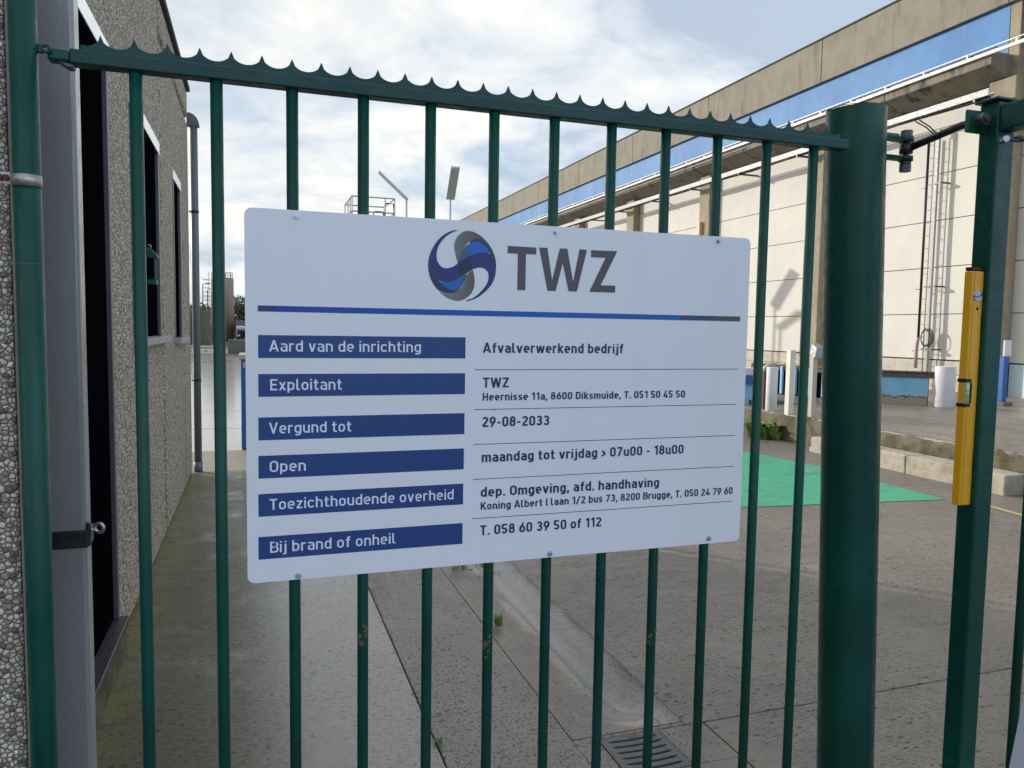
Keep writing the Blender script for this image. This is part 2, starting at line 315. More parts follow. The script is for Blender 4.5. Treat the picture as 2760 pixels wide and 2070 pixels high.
def silo():
    m = Mat('silo_brown_paint', (.23, .15, .115), .6); st = m.noise(1.2, 7, .6, (1, 1, .2)); m.color(m.mix(m.rng(st, .35, .7), (.38, .26, .20), (.26, .18, .14))); return m.m
MT['silo'] = silo()
MT['tank'] = painted('tank_grey', (.42, .42, .40), .5, .3, (.2, .18, .14), 2)
MT['lamp_body'] = painted('lamp_housing', (.50, .49, .46), .5, .2, (.3, .3, .28), 5)
MT['lamp_lens'] = flat('lamp_diffuser', (.38, .37, .35), .4)
MT['leaf_tree'] = Mat('tree_leaf', (.05, .075, .03), .6).m
MT['bark'] = painted('bark', (.08, .06, .045), .9, .5, (.03, .025, .02), 8)
def grassm():
    m = Mat('grass_blade', (.08, .15, .03), .55); m.color(m.mix(m.rng(m.noise(25, 3), .3, .7), (.09, .20, .03), (.24, .32, .07))); return m.m
MT['grass'] = grassm()
MT['lichen'] = painted('dry_lichen', (.10, .10, .035), .95, .5, (.05, .05, .02), 60)
MT['leaf_orange'] = painted('fallen_leaf_orange', (.30, .10, .025), .6, .5, (.1, .03, .02), 60)
MT['leaf_brown'] = painted('fallen_leaf_brown', (.20, .12, .07), .7, .5, (.08, .03, .02), 60)
MT['debris'] = painted('wet_debris', (.03, .022, .018), .5, .4, (.09, .05, .03), 40)
MT['grate'] = painted('cast_iron_grate', (.12, .118, .112), .48, .35, (.05, .045, .04), 30, metal=.2, bumpd=.0015)
MT['vial'] = flat('vial_liquid', (.55, .72, .25), .12)
MT['vial_glass'] = flat('vial_window', (.42, .50, .46), .12)
MT['truck'] = painted('truck_paint', (.05, .08, .18), .35, .2, (.02, .02, .03), 2)
MT['truck_white'] = painted('truck_white_paint', (.6, .6, .6), .4, .2, (.3, .3, .3), 2)
MT['board'] = painted('pale_plastic_board', (.62, .68, .76), .4, .1, (.4, .42, .45), 8)
MT['feeder'] = painted('green_plastic', (.008, .10, .06), .4, .2, (.02, .05, .03), 30)
MT['roof'] = painted('roof_felt', (.06, .06, .065), .9, .3, (.1, .1, .1), 2)

# ------------------------------------------------------------------ mesh helpers
class MB:
    def __init__(s): s.v = []; s.f = []; s.sm = []
    def add(s, vs, fs, smooth=False):
        o = len(s.v); s.v += [tuple(v) for v in vs]; s.f += [tuple(i+o for i in f) for f in fs]; s.sm += [smooth]*len(fs); return s
    def box(s, x0, x1, y0, y1, z0, z1):
        return s.add([(x0, y0, z0), (x1, y0, z0), (x1, y1, z0), (x0, y1, z0), (x0, y0, z1), (x1, y0, z1), (x1, y1, z1), (x0, y1, z1)],
                     [(0, 3, 2, 1), (4, 5, 6, 7), (0, 1, 5, 4), (1, 2, 6, 5), (2, 3, 7, 6), (3, 0, 4, 7)])
    def obox(s, c, ax, ay, az):      # oriented box: centre, three half axes
        c, ax, ay, az = map(Vector, (c, ax, ay, az))
        vs = [c+sx*ax+sy*ay+sz*az for sz in (-1, 1) for sx, sy in ((-1, -1), (1, -1), (1, 1), (-1, 1))]
        return s.add(vs, [(0, 3, 2, 1), (4, 5, 6, 7), (0, 1, 5, 4), (1, 2, 6, 5), (2, 3, 7, 6), (3, 0, 4, 7)])
    def tube(s, pts, r, n=12, cap=True, smooth=True):
        pts = [Vector(p) for p in pts]; rs = r if isinstance(r, (list, tuple)) else [r]*len(pts); rings = []
        prev = None
        for i, p in enumerate(pts):
            t = (pts[min(i+1, len(pts)-1)]-pts[max(i-1, 0)]).normalized()
            if prev is None:
                a = t.cross(Vector((0, 0, 1)) if abs(t.z) < .9 else Vector((1, 0, 0))).normalized()
            else: a = (prev-t*prev.dot(t)).normalized()
            prev = a; b = t.cross(a)
            rings.append([p+rs[i]*(math.cos(2*math.pi*k/n)*a+math.sin(2*math.pi*k/n)*b) for k in range(n)])
        o = len(s.v)
        for rg in rings: s.v += [tuple(q) for q in rg]
        for i in range(len(pts)-1):
            for k in range(n):
                s.f.append((o+i*n+k, o+i*n+(k+1) % n, o+(i+1)*n+(k+1) % n, o+(i+1)*n+k)); s.sm.append(smooth)
        if cap:
            s.f.append(tuple(o+k for k in reversed(range(n)))); s.sm.append(False)
            s.f.append(tuple(o+(len(pts)-1)*n+k for k in range(n))); s.sm.append(False)
        return s
    def ring(s, c, axis, Rr, r, n=20, m=8):
        c = Vector(c); axis = Vector(axis).normalized(); a = axis.orthogonal().normalized(); b = axis.cross(a); o = len(s.v)
        for i in range(n):
            t = 2*math.pi*i/n; d = math.cos(t)*a+math.sin(t)*b
            for k in range(m):
                q = 2*math.pi*k/m; s.v.append(tuple(c+d*(Rr+r*math.cos(q))+axis*r*math.sin(q)))
        for i in range(n):
            for k in range(m):
                s.f.append((o+i*m+k, o+((i+1) % n)*m+k, o+((i+1) % n)*m+(k+1) % m, o+i*m+(k+1) % m)); s.sm.append(True)
        return s
    def prism(s, prof, y0, y1):      # (x, z) profile run along y
        n = len(prof); vs = [(x, y0, z) for x, z in prof]+[(x, y1, z) for x, z in prof]
        fs = [tuple(range(n)), tuple(reversed(range(n, 2*n)))]+[(i, i+n, (i+1) % n+n, (i+1) % n) for i in range(n)]
        return s.add(vs, fs)
    def poly_xz(s, pts, y):          # flat face in the plane y, facing -y
        return s.add([(x, y, z) for x, z in pts], [tuple(range(len(pts)))])
    def build(s, name, mat, root=None, bevel=0, seg=2):
        me = bpy.data.meshes.new(name); off = root.location if root else Vector((0, 0, 0))
        me.from_pydata([tuple(Vector(v)) for v in s.v], [], s.f)
        me.polygons.foreach_set('use_smooth', s.sm); me.materials.append(mat)
        bm = bmesh.new(); bm.from_mesh(me); bmesh.ops.recalc_face_normals(bm, faces=bm.faces); bm.to_mesh(me); bm.free()
        o = bpy.data.objects.new(name, me); COL.objects.link(o)
        if root:
            o.parent = root; o.matrix_parent_inverse = wm(root).inverted()
        if bevel:
            b = o.modifiers.new('bevel', 'BEVEL'); b.width = bevel; b.segments = seg; b.limit_method = 'ANGLE'; b.angle_limit = R(40); b.harden_normals = False
        return o
def wm(o):
    m = Matrix.Translation(o.location)
    return (wm(o.parent) @ o.matrix_parent_inverse @ m) if o.parent else m
def tag(o, label, cat, group=None, kind=None):
    if label: o['label'] = label
    if cat: o['category'] = cat
    if group: o['group'] = group
    if kind: o['kind'] = kind
    return o
def thing(name, loc, label, cat, group=None):
    o = bpy.data.objects.new(name, None); COL.objects.link(o); o.location = loc; o.empty_display_size = .1
    return tag(o, label, cat, group)
def struct(o): o['kind'] = 'structure'; return o
def outline(name, mat, loops, plane, d0, d1, root=None, bevel=0):
    """flat plate with holes: loops of 2-D points filled and thickened; plane 'xz' (depth y), 'yz' (depth x) or 'xy' (depth z)"""
    cu = bpy.data.curves.new(name, 'CURVE'); cu.dimensions = '2D'; cu.fill_mode = 'BOTH'; cu.extrude = abs(d1-d0)/2-bevel; cu.bevel_depth = bevel; cu.offset = -bevel; cu.bevel_resolution = 2
    for lp in loops:
        sp = cu.splines.new('POLY'); sp.points.add(len(lp)-1); sp.use_cyclic_u = True
        for p, q in zip(sp.points, lp): p.co = (q[0], q[1], 0, 1)
    tmp = bpy.data.objects.new(name, cu); COL.objects.link(tmp)
    me = bpy.data.meshes.new_from_object(tmp.evaluated_get(bpy.context.evaluated_depsgraph_get())); bpy.data.objects.remove(tmp); bpy.data.curves.remove(cu)
    mid = (d0+d1)/2
    for v in me.vertices:
        a, b, c = v.co
        v.co = {'xz': (a, mid+c, b), 'yz': (mid+c, a, b), 'xy': (a, b, mid+c)}[plane]
    me.name = name; me.materials.clear(); me.materials.append(mat)
    bm = bmesh.new(); bm.from_mesh(me); bmesh.ops.remove_doubles(bm, verts=bm.verts, dist=1e-6); bmesh.ops.recalc_face_normals(bm, faces=bm.faces); bm.to_mesh(me); bm.free()
    o = bpy.data.objects.new(name, me); COL.objects.link(o)
    if root: o.parent = root; o.matrix_parent_inverse = wm(root).inverted()
    return o
def copy_thing(root, loc, label):
    r = root.copy(); COL.objects.link(r); r.location = loc; r['label'] = label
    for ch in root.children:
        c = ch.copy(); COL.objects.link(c); c.parent = r
        for g in ch.children:
            d = g.copy(); COL.objects.link(d); d.parent = c
    return r
def rect(x0, x1, y0, y1): return [(x0, y0), (x1, y0), (x1, y1), (x0, y1)]
def rrect(x0, x1, y0, y1, r, n=5):
    out = []
    for cx, cy, a in ((x1-r, y0+r, -90), (x1-r, y1-r, 0), (x0+r, y1-r, 90), (x0+r, y0+r, 180)):
        for k in range(n+1):
            t = R(a+90*k/n); out.append((cx+r*math.cos(t), cy+r*math.sin(t)))
    return out

# ================================================================== GROUND
b = MB(); b.add([(-400, -60, G-.2), (400, -60, G-.2), (400, 900, G-.2), (-400, 900, G-.2)], [(0, 1, 2, 3)]); struct(b.build('ground', MT['earth']))
def slab(name, x0, x1, y0, y1, mat, z=G): 
    b = MB(); b.box(x0, x1, y0, y1, z-.12, z); return struct(b.build(name, mat, bevel=.004, seg=2))
slab('pavement', -.62, .608, -4, 8.19, MT['slab_left'])
slab('pavement', .612, 1.0885, -4, 14, MT['slab_mid'])
slab('pavement', 1.550, 12, 2.438, 8.6, MT['slab_right'])
slab('pavement', 1.550, 12, 8.607, 14, MT['slab_right'])
slab('pavement', 1.626, 12, -4, 2.430, MT['slab_right'])
slab('pavement', 1.088, 1.620, -4, 2.19, MT['slab_mid'])
slab('pavement', 1.088, 1.180, 2.19, 2.46, MT['slab_mid'])
slab('pavement', 1.432, 1.621, 2.19, 2.434, MT['slab_mid'])
slab('pavement', 1.180, 1.548, 2.438, 2.46, MT['slab_mid'])
slab('pavement', -14, .606, 8.198, 9.53, MT['yard_dry'])
yy = [9.536, 11.6, 13.9, 16.6, 19.8, 23.6, 28.2, 34, 41.5]
for y0, y1 in zip(yy[:-1], yy[1:]): slab('yard', -40, .6, y0, y1-.03, MT['yard_wet'])
slab('yard', .608, 40, 14.01, 41.5, MT['yard_wet'])
slab('yard', -40, 40, 41.51, 49, MT['yard_dry'])
# drainage channel: a shallow concrete trough running away from the grate
def channel():
    b = MB(); xs = [1.09, 1.12, 1.17, 1.22, 1.27, 1.32, 1.36, 1.40, 1.43, 1.46, 1.49, 1.52, 1.548]
    dep = [0, .005, .012, .018, .024, .031, .038, .041, .040, .034, .024, .011, 0]
    ys = [2.461, 2.52, 2.58, 2.64, 2.70, 2.78]+[2.9+.25*i for i in range(46)]
    for y in ys:
        k = min(1, max(0, (y-2.46)/.28)); k = k*k*(3-2*k)
        for x, d in zip(xs, dep): b.v.append((x, y, G-d*k*1.7))
    n = len(xs)
    for j in range(len(ys)-1):
        for i in range(n-1): b.f.append((j*n+i, j*n+i+1, (j+1)*n+i+1, (j+1)*n+i)); b.sm.append(True)
    o = struct(b.build('drainage_channel', MT['gutter'])); return o
channel()
# green painted patch and a worn yellow line, thin coats on the slab
b = MB(); b.add([(2.3, 5.60, G+.004), (3.92, 5.432, G+.004), (5.97, 5.214, G+.004), (5.99, 6.9, G+.004), (5.82, 8.05, G+.004), (5.6, 11, G+.004), (2.3, 11, G+.004)], [tuple(range(7))])
o = struct(b.build('green_floor_marking', MT['green_floor']))
b = MB(); b.add([(6.10, 5.0, G+.004), (6.17, 5.0, G+.004), (6.0, 3.4, G+.004), (5.93, 3.4, G+.004)], [(0, 1, 2, 3)]); struct(b.build('yellow_floor_line', MT['yellow_line']))
# raised platform with its mossy front and a kerb step before it
b = MB(); b.box(7.0, 13.4, -6, 9.9, G-.05, PZ); b.box(8.35, 13.4, 9.9, 40, G-.05, PZ); struct(b.build('platform', MT['platform'], bevel=.02))
b = MB()
ys = [-6+.12*i for i in range(133)]
for y in ys:
    t = .012*math.sin(y*23)+.01*math.sin(y*41+1)+random.uniform(-.012, .012)
    b.v += [(6.985+random.uniform(-.008, .008), y, G), (6.968+random.uniform(-.012, .006), y, G+.2), (6.972, y, PZ-.03+t), (7.03+random.uniform(-.015, .02), y, PZ+.004)]
for j in range(len(ys)-1):
    for i in range(3): b.f.append((j*4+i, j*4+i+1, j*4+i+5, j*4+i+4)); b.sm.append(False)
struct(b.build('platform_edge', MT['mossy']))
b = MB(); y = 5.195
for L_ in (1.16, .92, .57): b.box(6.665, 6.955, y, y+L_-.012, G-.02, G+.192); y += L_
b.box(6.70, 6.955, 7.85, 7.9, G-.02, G+.05)
tag(b.build('kerb_step', MT['kerb'], bevel=.012), 'low pale concrete kerb step in front of the raised platform', 'kerb')

# ================================================================== LEFT BUILDING
bl = thing('pebble_building', (-3, 5, G), 'low building clad in beige exposed pebble concrete with dark windows, left of the gate', 'building')
WX = -.60
dr = (2.55, 3.765, -1.345, 1.172); w2 = (4.45, 5.64, -.085, 1.165); w3 = (6.66, 7.22, -.12, 1.175)
outline('wall_panel', MT['pebble'], [rect(1.72, 5.79, G, 2.24), rect(dr[0], dr[1], dr[2], dr[3]), rect(w2[0], w2[1], w2[2], w2[3])], 'yz', WX-.12, WX, bl, bevel=.035)
outline('wall_panel', MT['pebble'], [rect(5.845, 7.48, G, 1.94), rect(w3[0], w3[1], w3[2], w3[3])], 'yz', WX-.12, WX, bl, bevel=.035)
outline('wall_panel', MT['pebble'], [rect(7.53, 8.19, G, 1.94)], 'yz', WX-.12, WX, bl, bevel=.035)
outline('wall_panel', MT['pebble'], [rect(5.845, 8.19, 1.985, 2.24)], 'yz', WX-.12, WX, bl, bevel=.035)
b = MB(); b.box(-11, WX-.125, 1.72, 8.185, G, 2.22); b.build('core_wall', MT['mortar'], bl)
b = MB(); b.box(-11, WX+.025, 1.70, 8.23, 2.245, 2.29); b.build('roof_edge', MT['roof'], bl, bevel=.006)
def window(o4, name, sill, rl=.03):
    y0, y1, z0, z1 = o4
    fr = MB(); x0, x1 = WX-.016, WX+.007
    x1 += .004; fr.box(x0, x1, y0-.035, y1+.035, z1-.045, z1+.03); jb = [MB(), MB()]; jb[0].box(x0, x1-.006, y0-.03, y0+rl-.01, z0+.001, z1-.046); jb[1].box(x0, x1-.006, y1-rl+.012, y1+.03, z0+.001, z1-.046)
    f = fr.build(name, MT['alu'], bl, bevel=.003)
    for j in jb:
        o = j.build('jamb', MT['jamb'], bevel=.003); o.parent = f; o.matrix_parent_inverse = wm(f).inverted()
    p = MB(); p.box(x0-.004, x0-.0005, y0+.001, y1-.001, z0+.001, z1-.001)
    o = p.build('dark_opening', MT['dark']); o.parent = f; o.matrix_parent_inverse = wm(f).inverted()  # black sheet painted as the unlit interior of the opening
    if sill:
        s_ = MB(); s_.box(WX-.06, WX+.05, y0-.05, y1+.24, z0-.045, z0-.004); o = s_.build('sill', MT['galv'], bevel=.004); o.parent = f; o.matrix_parent_inverse = wm(f).inverted()
    return f
f = window(dr, 'door', False, .022)
s_ = MB(); s_.box(WX-.11, WX+.045, 2.30, 3.80, -1.375, -1.347); o = s_.build('sill', MT['slate'], bevel=.004); o.parent = f; o.matrix_parent_inverse = wm(f).inverted()
s_ = MB(); s_.box(WX-.01, WX+.035, 2.2, 3.775, G, -1.376); s_.build('plinth', MT['mossy'], bl, bevel=.006)
window(w2, 'window', True); window(w3, 'window', True)
# green hanging lantern in the middle window
t = thing('hanging_feeder', (-.61, 5.2, .235), 'small green lantern shaped bird feeder hanging at the middle window of the pebble building', 'bird feeder')
b = MB(); b.prism([(-.655, .405), (-.655, .42), (-.62, .455), (-.60, .455), (-.563, .42), (-.556, .395), (-.655, .395)], 5.16, 5.24); b.build('roof', MT['feeder'], t, bevel=.004)
b = MB(); b.ring((-.61, 5.2, .466), (0, 1, 0), .011, .003, 14, 6); b.build('hanging_ring', MT['steel'], t)
b = MB()
for x in (-.648, -.575): b.box(x-.006, x+.006, 5.165, 5.177, .265, .394); b.box(x-.006, x+.006, 5.223, 5.235, .265, .394)
b.box(-.655, -.566, 5.163, 5.237, .235, .264); b.build('cage', MT['feeder'], t, bevel=.002)
b = MB(); b.box(-.64, -.583, 5.18, 5.22, .266, .393); b.build('seed_tube', MT['glass'], t)
# round downpipe with a hopper at the far corner
t = thing('downpipe', (-.548, 8.24, G), 'round grey downpipe with hopper at the far corner of the pebble building', 'downpipe')
b = MB(); b.tube([(-.548, 8.24, G+.002), (-.548, 8.24, 1.95)], .036, 18); b.build('pipe', MT['grey_drain'], t)
b = MB(); b.tube([(-.548, 8.24, G), (-.548, 8.24, G+.10)], .041, 18); b.build('collar', MT['grey_drain'], t)
b = MB(); pr = [(-.612, 1.925), (-.492, 1.925), (-.498, 1.965), (-.515, 2.005), (-.545, 2.035), (-.575, 2.048), (-.612, 2.05)]; b.prism(pr, 8.20, 8.29); b.build('hopper', MT['grey_drain'], t, bevel=.006)
for z in (1.10, -.57):
    b = MB(); b.tube([(-.548, 8.24, z-.012), (-.548, 8.24, z+.012)], .040, 16); b.box(-.60, -.58, 8.23, 8.25, z-.008, z+.008); b.build('bracket', MT['black'], t)

# pebble pier beside the gate
t = thing('pebble_pier', (-.85, 1.42, G), 'pier of large exposed pebbles with a smooth concrete edge at the left picture border', 'wall')
b = MB(); b.box(-1.5, -.3615, 1.396, 1.50, G, 2.24); b.build('pebble_face', MT['pebble_near'], t, bevel=.004)
b = MB(); b.box(-.361, -.3515, 1.398, 1.498, G, 2.24); b.build('concrete_edge', MT['mortar'], t, bevel=.003)
# box shaped grey downpipe beside the pier
t = thing('square_downpipe', (-.365, 1.65, G), 'tall square grey metal downpipe between the green hinge post and the dark doorway', 'downpipe')
b = MB(); b.box(-.435, -.3035, 1.592, 1.642, G, 2.3); b.build('pipe', MT['grey_pipe'], t, bevel=.007, seg=3)
b = MB(); b.box(-.4385, -.300, 1.5885, 1.6455, -.426, -.392); b.box(-.3035, -.2965, 1.590, 1.602, -.424, -.378); b.build('strap', MT['strap_black'], t, bevel=.003)
b = MB(); b.ring((-.283, 1.60, -.392), (.35, 1, 0), .0085, .0032, 18, 8); b.tube([(-.298, 1.60, -.395), (-.2925, 1.60, -.394)], .004, 8); b.build('eye_bolt', MT['steel'], t)

# ================================================================== GATE
GY = 1.388
t = thing('hinge_post', (-.332, 1.375, G), 'thin round green hinge post clamped to the pebble pier', 'gate post')
b = MB(); b.tube([(-.3318, 1.375, G), (-.3305, 1.375, .489)], .0192, 28); b.build('post', MT['green'], t)
b = MB(); b.tube([(-.3305, 1.375, .489), (-.3305, 1.375, .62)], .0185, 24); b.build('upper_pipe', MT['grey_pipe'], t)
b = MB(); b.tube([(-.3312, 1.375, .206), (-.3312, 1.375, .2235)], .0206, 28); b.box(-.366, -.348, 1.352, 1.3545, .206, .2235); b.build('clamp', MT['strap'], t)
for x in (-.360, -.352):
    b = MB(); b.tube([(x, 1.352, .2145), (x, 1.345, .2145)], .0048, 6, smooth=False); b.build('bolt', MT['red_bolt'], t)

gt = thing('picket_gate', (.48, GY, -1.42), 'green steel picket gate leaf with a scalloped spike strip along its top rail', 'gate')
b = MB(); b.box(-.2685, 1.236, 1.3735, 1.4025, .4015, .4235); b.build('top_rail', MT['rail'], gt, bevel=.0025, seg=3)
b = MB(); b.box(-.2685, 1.236, 1.3735, 1.4025, -1.40, -1.375); b.build('bottom_rail', MT['rail'], gt, bevel=.0025, seg=3)
for i in range(12):
    x = -.1772+.12106*i; b = MB(); k = random.uniform(-.001, .001)
    b.tube([(x, GY, .4012), (x+k*.3, GY, -.5), (x+k, GY, -1.3745)], .0101, 16); b.build('picket', MT['green'], gt)
def spikes(x0, n, pitch, zb, zv, zt, first):
    tips = [x0+pitch*i for i in range(n)]; pts = []
    def arc(a, bb, za, zb_):
        for k in range(1, 10):
            u = k/10; q = abs(2*u-1); pts.append((a+(bb-a)*u, zv+(zt-zv)*(1-math.sqrt(max(0, 1-q**2.0)))*.985))
    pts.append((first, zv+.001)); 
    for k in range(1, 8):
        u = .5+k/16; q = abs(2*u-1); xx = tips[0]-pitch+pitch*u
        if xx > first: pts.append((xx, zv+(zt-zv)*(1-math.sqrt(max(0, 1-q**2)))*.985))
    for i, a in enumerate(tips):
        pts.append((a, zt))
        if i < n-1: arc(a, tips[i+1], zt, zt)
    e = tips[-1]
    for k in range(1, 9): u = k/10; q = abs(2*u-1); pts.append((e+pitch*u, zv+(zt-zv)*(1-math.sqrt(max(0, 1-q**2)))*.985))
    pts += [(e+pitch*.8, zb), (first, zb)]
    return pts
outline('spike_strip', MT['rail'], [spikes(-.227, 30, .04867, .4237, .4335, .4525, -.255)], 'xz', 1.3868, 1.3892, gt)
# adjustable hinge at the left end of the rail
b = MB(); b.box(-.300, -.2687, 1.3765, 1.3995, .403, .4215); b.build('hinge_block', MT['rail'], gt, bevel=.004)
b = MB(); b.prism([(-.286, .403), (-.264, .401), (-.264, .395), (-.272, .394)], 1.3775, 1.3985); b.build('weld_scar', MT['steel_dark'], gt, bevel=.002)
b = MB(); b.ring((-.2995, 1.372, .417), (0, 1, 0), .005, .0022, 16, 8); b.tube([(-.318, 1.375, .417), (-.303, 1.377, .417)], .004, 10); b.tube([(-.309, 1.375, .4115), (-.309, 1.375, .4225)], .0055, 8, smooth=False); b.build('hinge_eye', MT['green'], gt)
# lichen scabs on three pickets
def scab(x, z, n):
    b = MB()
    for k in range(n):
        a = random.uniform(-1.0, .7); zz = z+random.gauss(0, .008); r = .0106; c = Vector((x+math.sin(a)*r, GY-math.cos(a)*r, zz)); s = random.uniform(.0015, .0038)
        tx = Vector((math.cos(a), math.sin(a), 0)); nrm = Vector((math.sin(a), -math.cos(a), 0))
        b.obox(c, tx*s, Vector((0, 0, 1))*s*random.uniform(.6, 1.6), nrm*.0008)
    b.build('lichen', MT['lichen'], gt)
scab(-.1772+.12106*3, -.567, 13); scab(-.1772+.12106*5, -.620, 9); scab(-.1772+.12106*8, -.640, 5)

# ---- big round post on the right with its hinge lugs
t = thing('gate_post', (1.31, 1.50, G), 'thick round green steel post at the right end of the picket gate', 'gate post')
pr_ = .0663; pb, pt = Vector((1.421, 1.475, G)), Vector((1.343, 1.475, .522))
pm = pt.lerp(pb, .12); n = 56
b = MB(); b.tube([pb, pt], pr_, n, cap=False); b.tube([pt, pm], pr_-.005, n, cap=False)
o0 = len(b.v)
for rr_ in (pr_, pr_-.005):
    for k in range(n): b.v.append((pt.x+rr_*math.cos(2*math.pi*k/n), pt.y+rr_*math.sin(2*math.pi*k/n), pt.z+.0002))
for k in range(n): b.f.append((o0+k, o0+(k+1) % n, o0+n+(k+1) % n, o0+n+k)); b.sm.append(False)
b.build('pipe', MT['green'], t)
for z in (.462, .418):
    b = MB(); b.box(1.395, 1.486, 1.449, 1.4625, z-.0055, z+.0055); b.tube([(1.478, 1.455, z-.0055), (1.478, 1.455, z+.0055)], .0165, 20); b.build('hinge_lug', MT['green'], t)

# ---- the second gate leaf, swung open towards the camera
LX = 1.57
lf = thing('open_gate_leaf', (1.60, 1.0, -1.42), 'second green gate leaf of square tube swung open at the right picture border', 'gate')
b = MB(); b.box(LX, LX+.052, 1.293, 1.341, -1.40, .522); b.build('stile', MT['green'], lf, bevel=.004, seg=3)
b = MB(); b.box(LX+.002, LX+.05, -.62, 1.2915, .455, .512); b.build('top_rail', MT['rail'], lf, bevel=.004, seg=3)
b = MB(); b.box(LX+.002, LX+.05, -.62, 1.2915, -1.40, -1.35); b.build('bottom_rail', MT['rail'], lf, bevel=.004)
b = MB(); b.box(LX-.012, LX+.055, 1.287, 1.346, .5225, .5285); b.build('cap', MT['rail'], lf, bevel=.002)
for i in range(13):
    b = MB(); y = 1.187-.121*i; b.tube([(LX+.026, y, .4545), (LX+.026, y, -1.3495)], .0101, 14); b.build('picket', MT['green'], lf)
o = outline('spike_strip', MT['rail'], [spikes(-.30, 31, .04867, .5125, .5225, .5415, -.33)], 'yz', LX+.025, LX+.0274, lf)
b = MB(); b.box(1.508, LX-.0005, 1.318, 1.326, .452, .503); b.build('hinge_bracket', MT['green'], lf, bevel=.004)
b = MB(); b.tube([(1.541, 1.3175, .4795), (1.541, 1.314, .4795)], .0155, 24); b.tube([(1.541, 1.3138, .4795), (1.541, 1.298, .4795)], .0150, 6, smooth=False); b.tube([(1.541, 1.2978, .4795), (1.541, 1.292, .4795)], .0072, 16); b.build('nut', MT['steel_dark'], lf)
b = MB(); b.tube([(1.541, 1.3262, .4795), (1.541, 1.337, .4795)], .013, 6, smooth=False); b.tube([(1.541, 1.33, .4795), (1.53, 1.352, .4765), (1.478, 1.455, .440)], .0085, 14); b.tube([(1.478, 1.455, .430), (1.478, 1.455, .451)], .0150, 18)
b.build('hinge_rod', MT['strap_black'], lf)
b = MB(); b.tube([(1.478, 1.455, .4675), (1.478, 1.455, .484)], .0135, 6, smooth=False); b.tube([(1.478, 1.455, .484), (1.478, 1.455, .403)], .007, 10); b.tube([(1.478, 1.455, .412), (1.478, 1.455, .404)], .0125, 16); b.tube([(1.478, 1.455, .4038), (1.478, 1.455, .388)], .0135, 6, smooth=False); b.build('pivot_bolt', MT['steel_dark'], lf)
b = MB(); b.tube([(1.569, 1.28, .430), (1.560, 1.262, .430)], .0068, 14); b.build('loose_bolt', MT['steel'], lf)
b = MB(); pts = []
for k in range(60):
    u = k/59; a = u*26; pts.append((1.572+.10*u+.004*math.cos(a), 1.262-.20*u, .430-.03*u-.05*u*u+.004*math.sin(a)))
b.tube(pts, .0035, 8); pts2 = [(x-.006*math.cos(26*i/59), y, z-.008*math.sin(26*i/59)) for i, (x, y, z) in enumerate(pts)]; b.tube(pts2, .0035, 8)
b.tube([(1.60, 1.235, .423), (1.597, 1.222, .405), (1.588, 1.215, .385)], .003, 8)
b.build('twisted_wire', MT['steel_dark'], lf)
# pale board leaning against that leaf
tag(outline('leaning_board', MT['board'], [[(1.098, -.45), (1.161, -.944), (1.222, -1.42), (.45, -1.42), (.40, -.45)]], 'yz', 1.556, 1.562), 'pale blue grey board leaning against the open gate leaf at the lower right corner', 'board')

# ---- yellow spirit level held on the stile
lv = thing('spirit_level', (1.55, 1.31, -.395), 'yellow spirit level standing upright against the open gate leaf', 'spirit level')
lx0, lx1, ly0, ly1 = 1.5335, 1.5695, 1.3035, 1.325
b = MB(); b.box(lx0, lx1, ly0, ly1, -.392, .1455)
body = b.build('body', MT['yellow'], lv, bevel=.003)
b = MB(); b.box(lx0+.001, lx1-.0005, ly0+.001, ly1-.001, .146, .1545); b.build('end_cap', MT['black'], lv, bevel=.002)
def vialwin(z, side):
    b = MB(); x0, x1 = lx0-.0015, lx0+.0155
    b.box(x0, x1, ly0-.0012, ly1+.001, z+.024, z+.0325); b.box(x0, x1, ly0-.0012, ly1+.001, z-.0325, z-.024); b.box(x1-.0045, x1+.0025, ly0-.0014, ly1+.0012, z-.0238, z+.0238)
    h = b.build('vial_housing', MT['black'], lv, bevel=.0015)
    b = MB(); b.box(x0+.001, x1-.005, ly0-.001, ly0+.004, z-.0238, z+.0238); b.build('vial_window', MT['vial_glass'], lv)
    b = MB(); b.tube([(lx0+.004, ly0-.0012, z-.021), (lx0+.004, ly0-.0012, z+.021)], .0036, 12); v = b.build('vial', MT['vial'], lv)
    b = MB(); b.tube([(lx0+.004, ly0-.0012, z-.006), (lx0+.004, ly0-.0012, z-.0052)], .0040, 12); b.tube([(lx0+.004, ly0-.0012, z+.0052), (lx0+.004, ly0-.0012, z+.006)], .0040, 12); o = b.build('mark', MT['black']); o.parent = v; o.matrix_parent_inverse = wm(v).inverted()
vialwin(-.131, 0)
b = MB(); cz = .0905; b.tube([(1.5525, ly0-.0012, cz), (1.5525, ly0+.002, cz)], .0125, 28); b.build('round_vial', MT['vial_glass'], lv)
b = MB(); b.ring((1.5525, ly0-.001, cz), (0, 1, 0), .0125, .0009, 28, 6); b.tube([(1.5425, ly0-.0022, cz-.0015), (1.5625, ly0-.0022, cz+.0015)], .0026, 10); b.build('vial', MT['steel'], lv)
b = MB(); b.tube([(1.5535, ly0-.0009, .0605), (1.5535, ly0+.002, .0605)], .0032, 18); b.build('hanging_hole', MT['dark'], lv)
for z in (.027, -.293):
    b = MB(); b.box(lx1-.0025, lx1+.0002, ly0-.0008, ly0+.004, z-.019, z+.019); b.build('magnet', MT['black'], lv)
b = MB(); b.box(lx0+.0065, lx0+.0073, ly0-.0003, ly0+.001, -.391, -.166); b.box(lx0+.0065, lx0+.0073, ly0-.0003, ly0+.001, -.098, .145); b.build('groove', MT['rust'], lv)

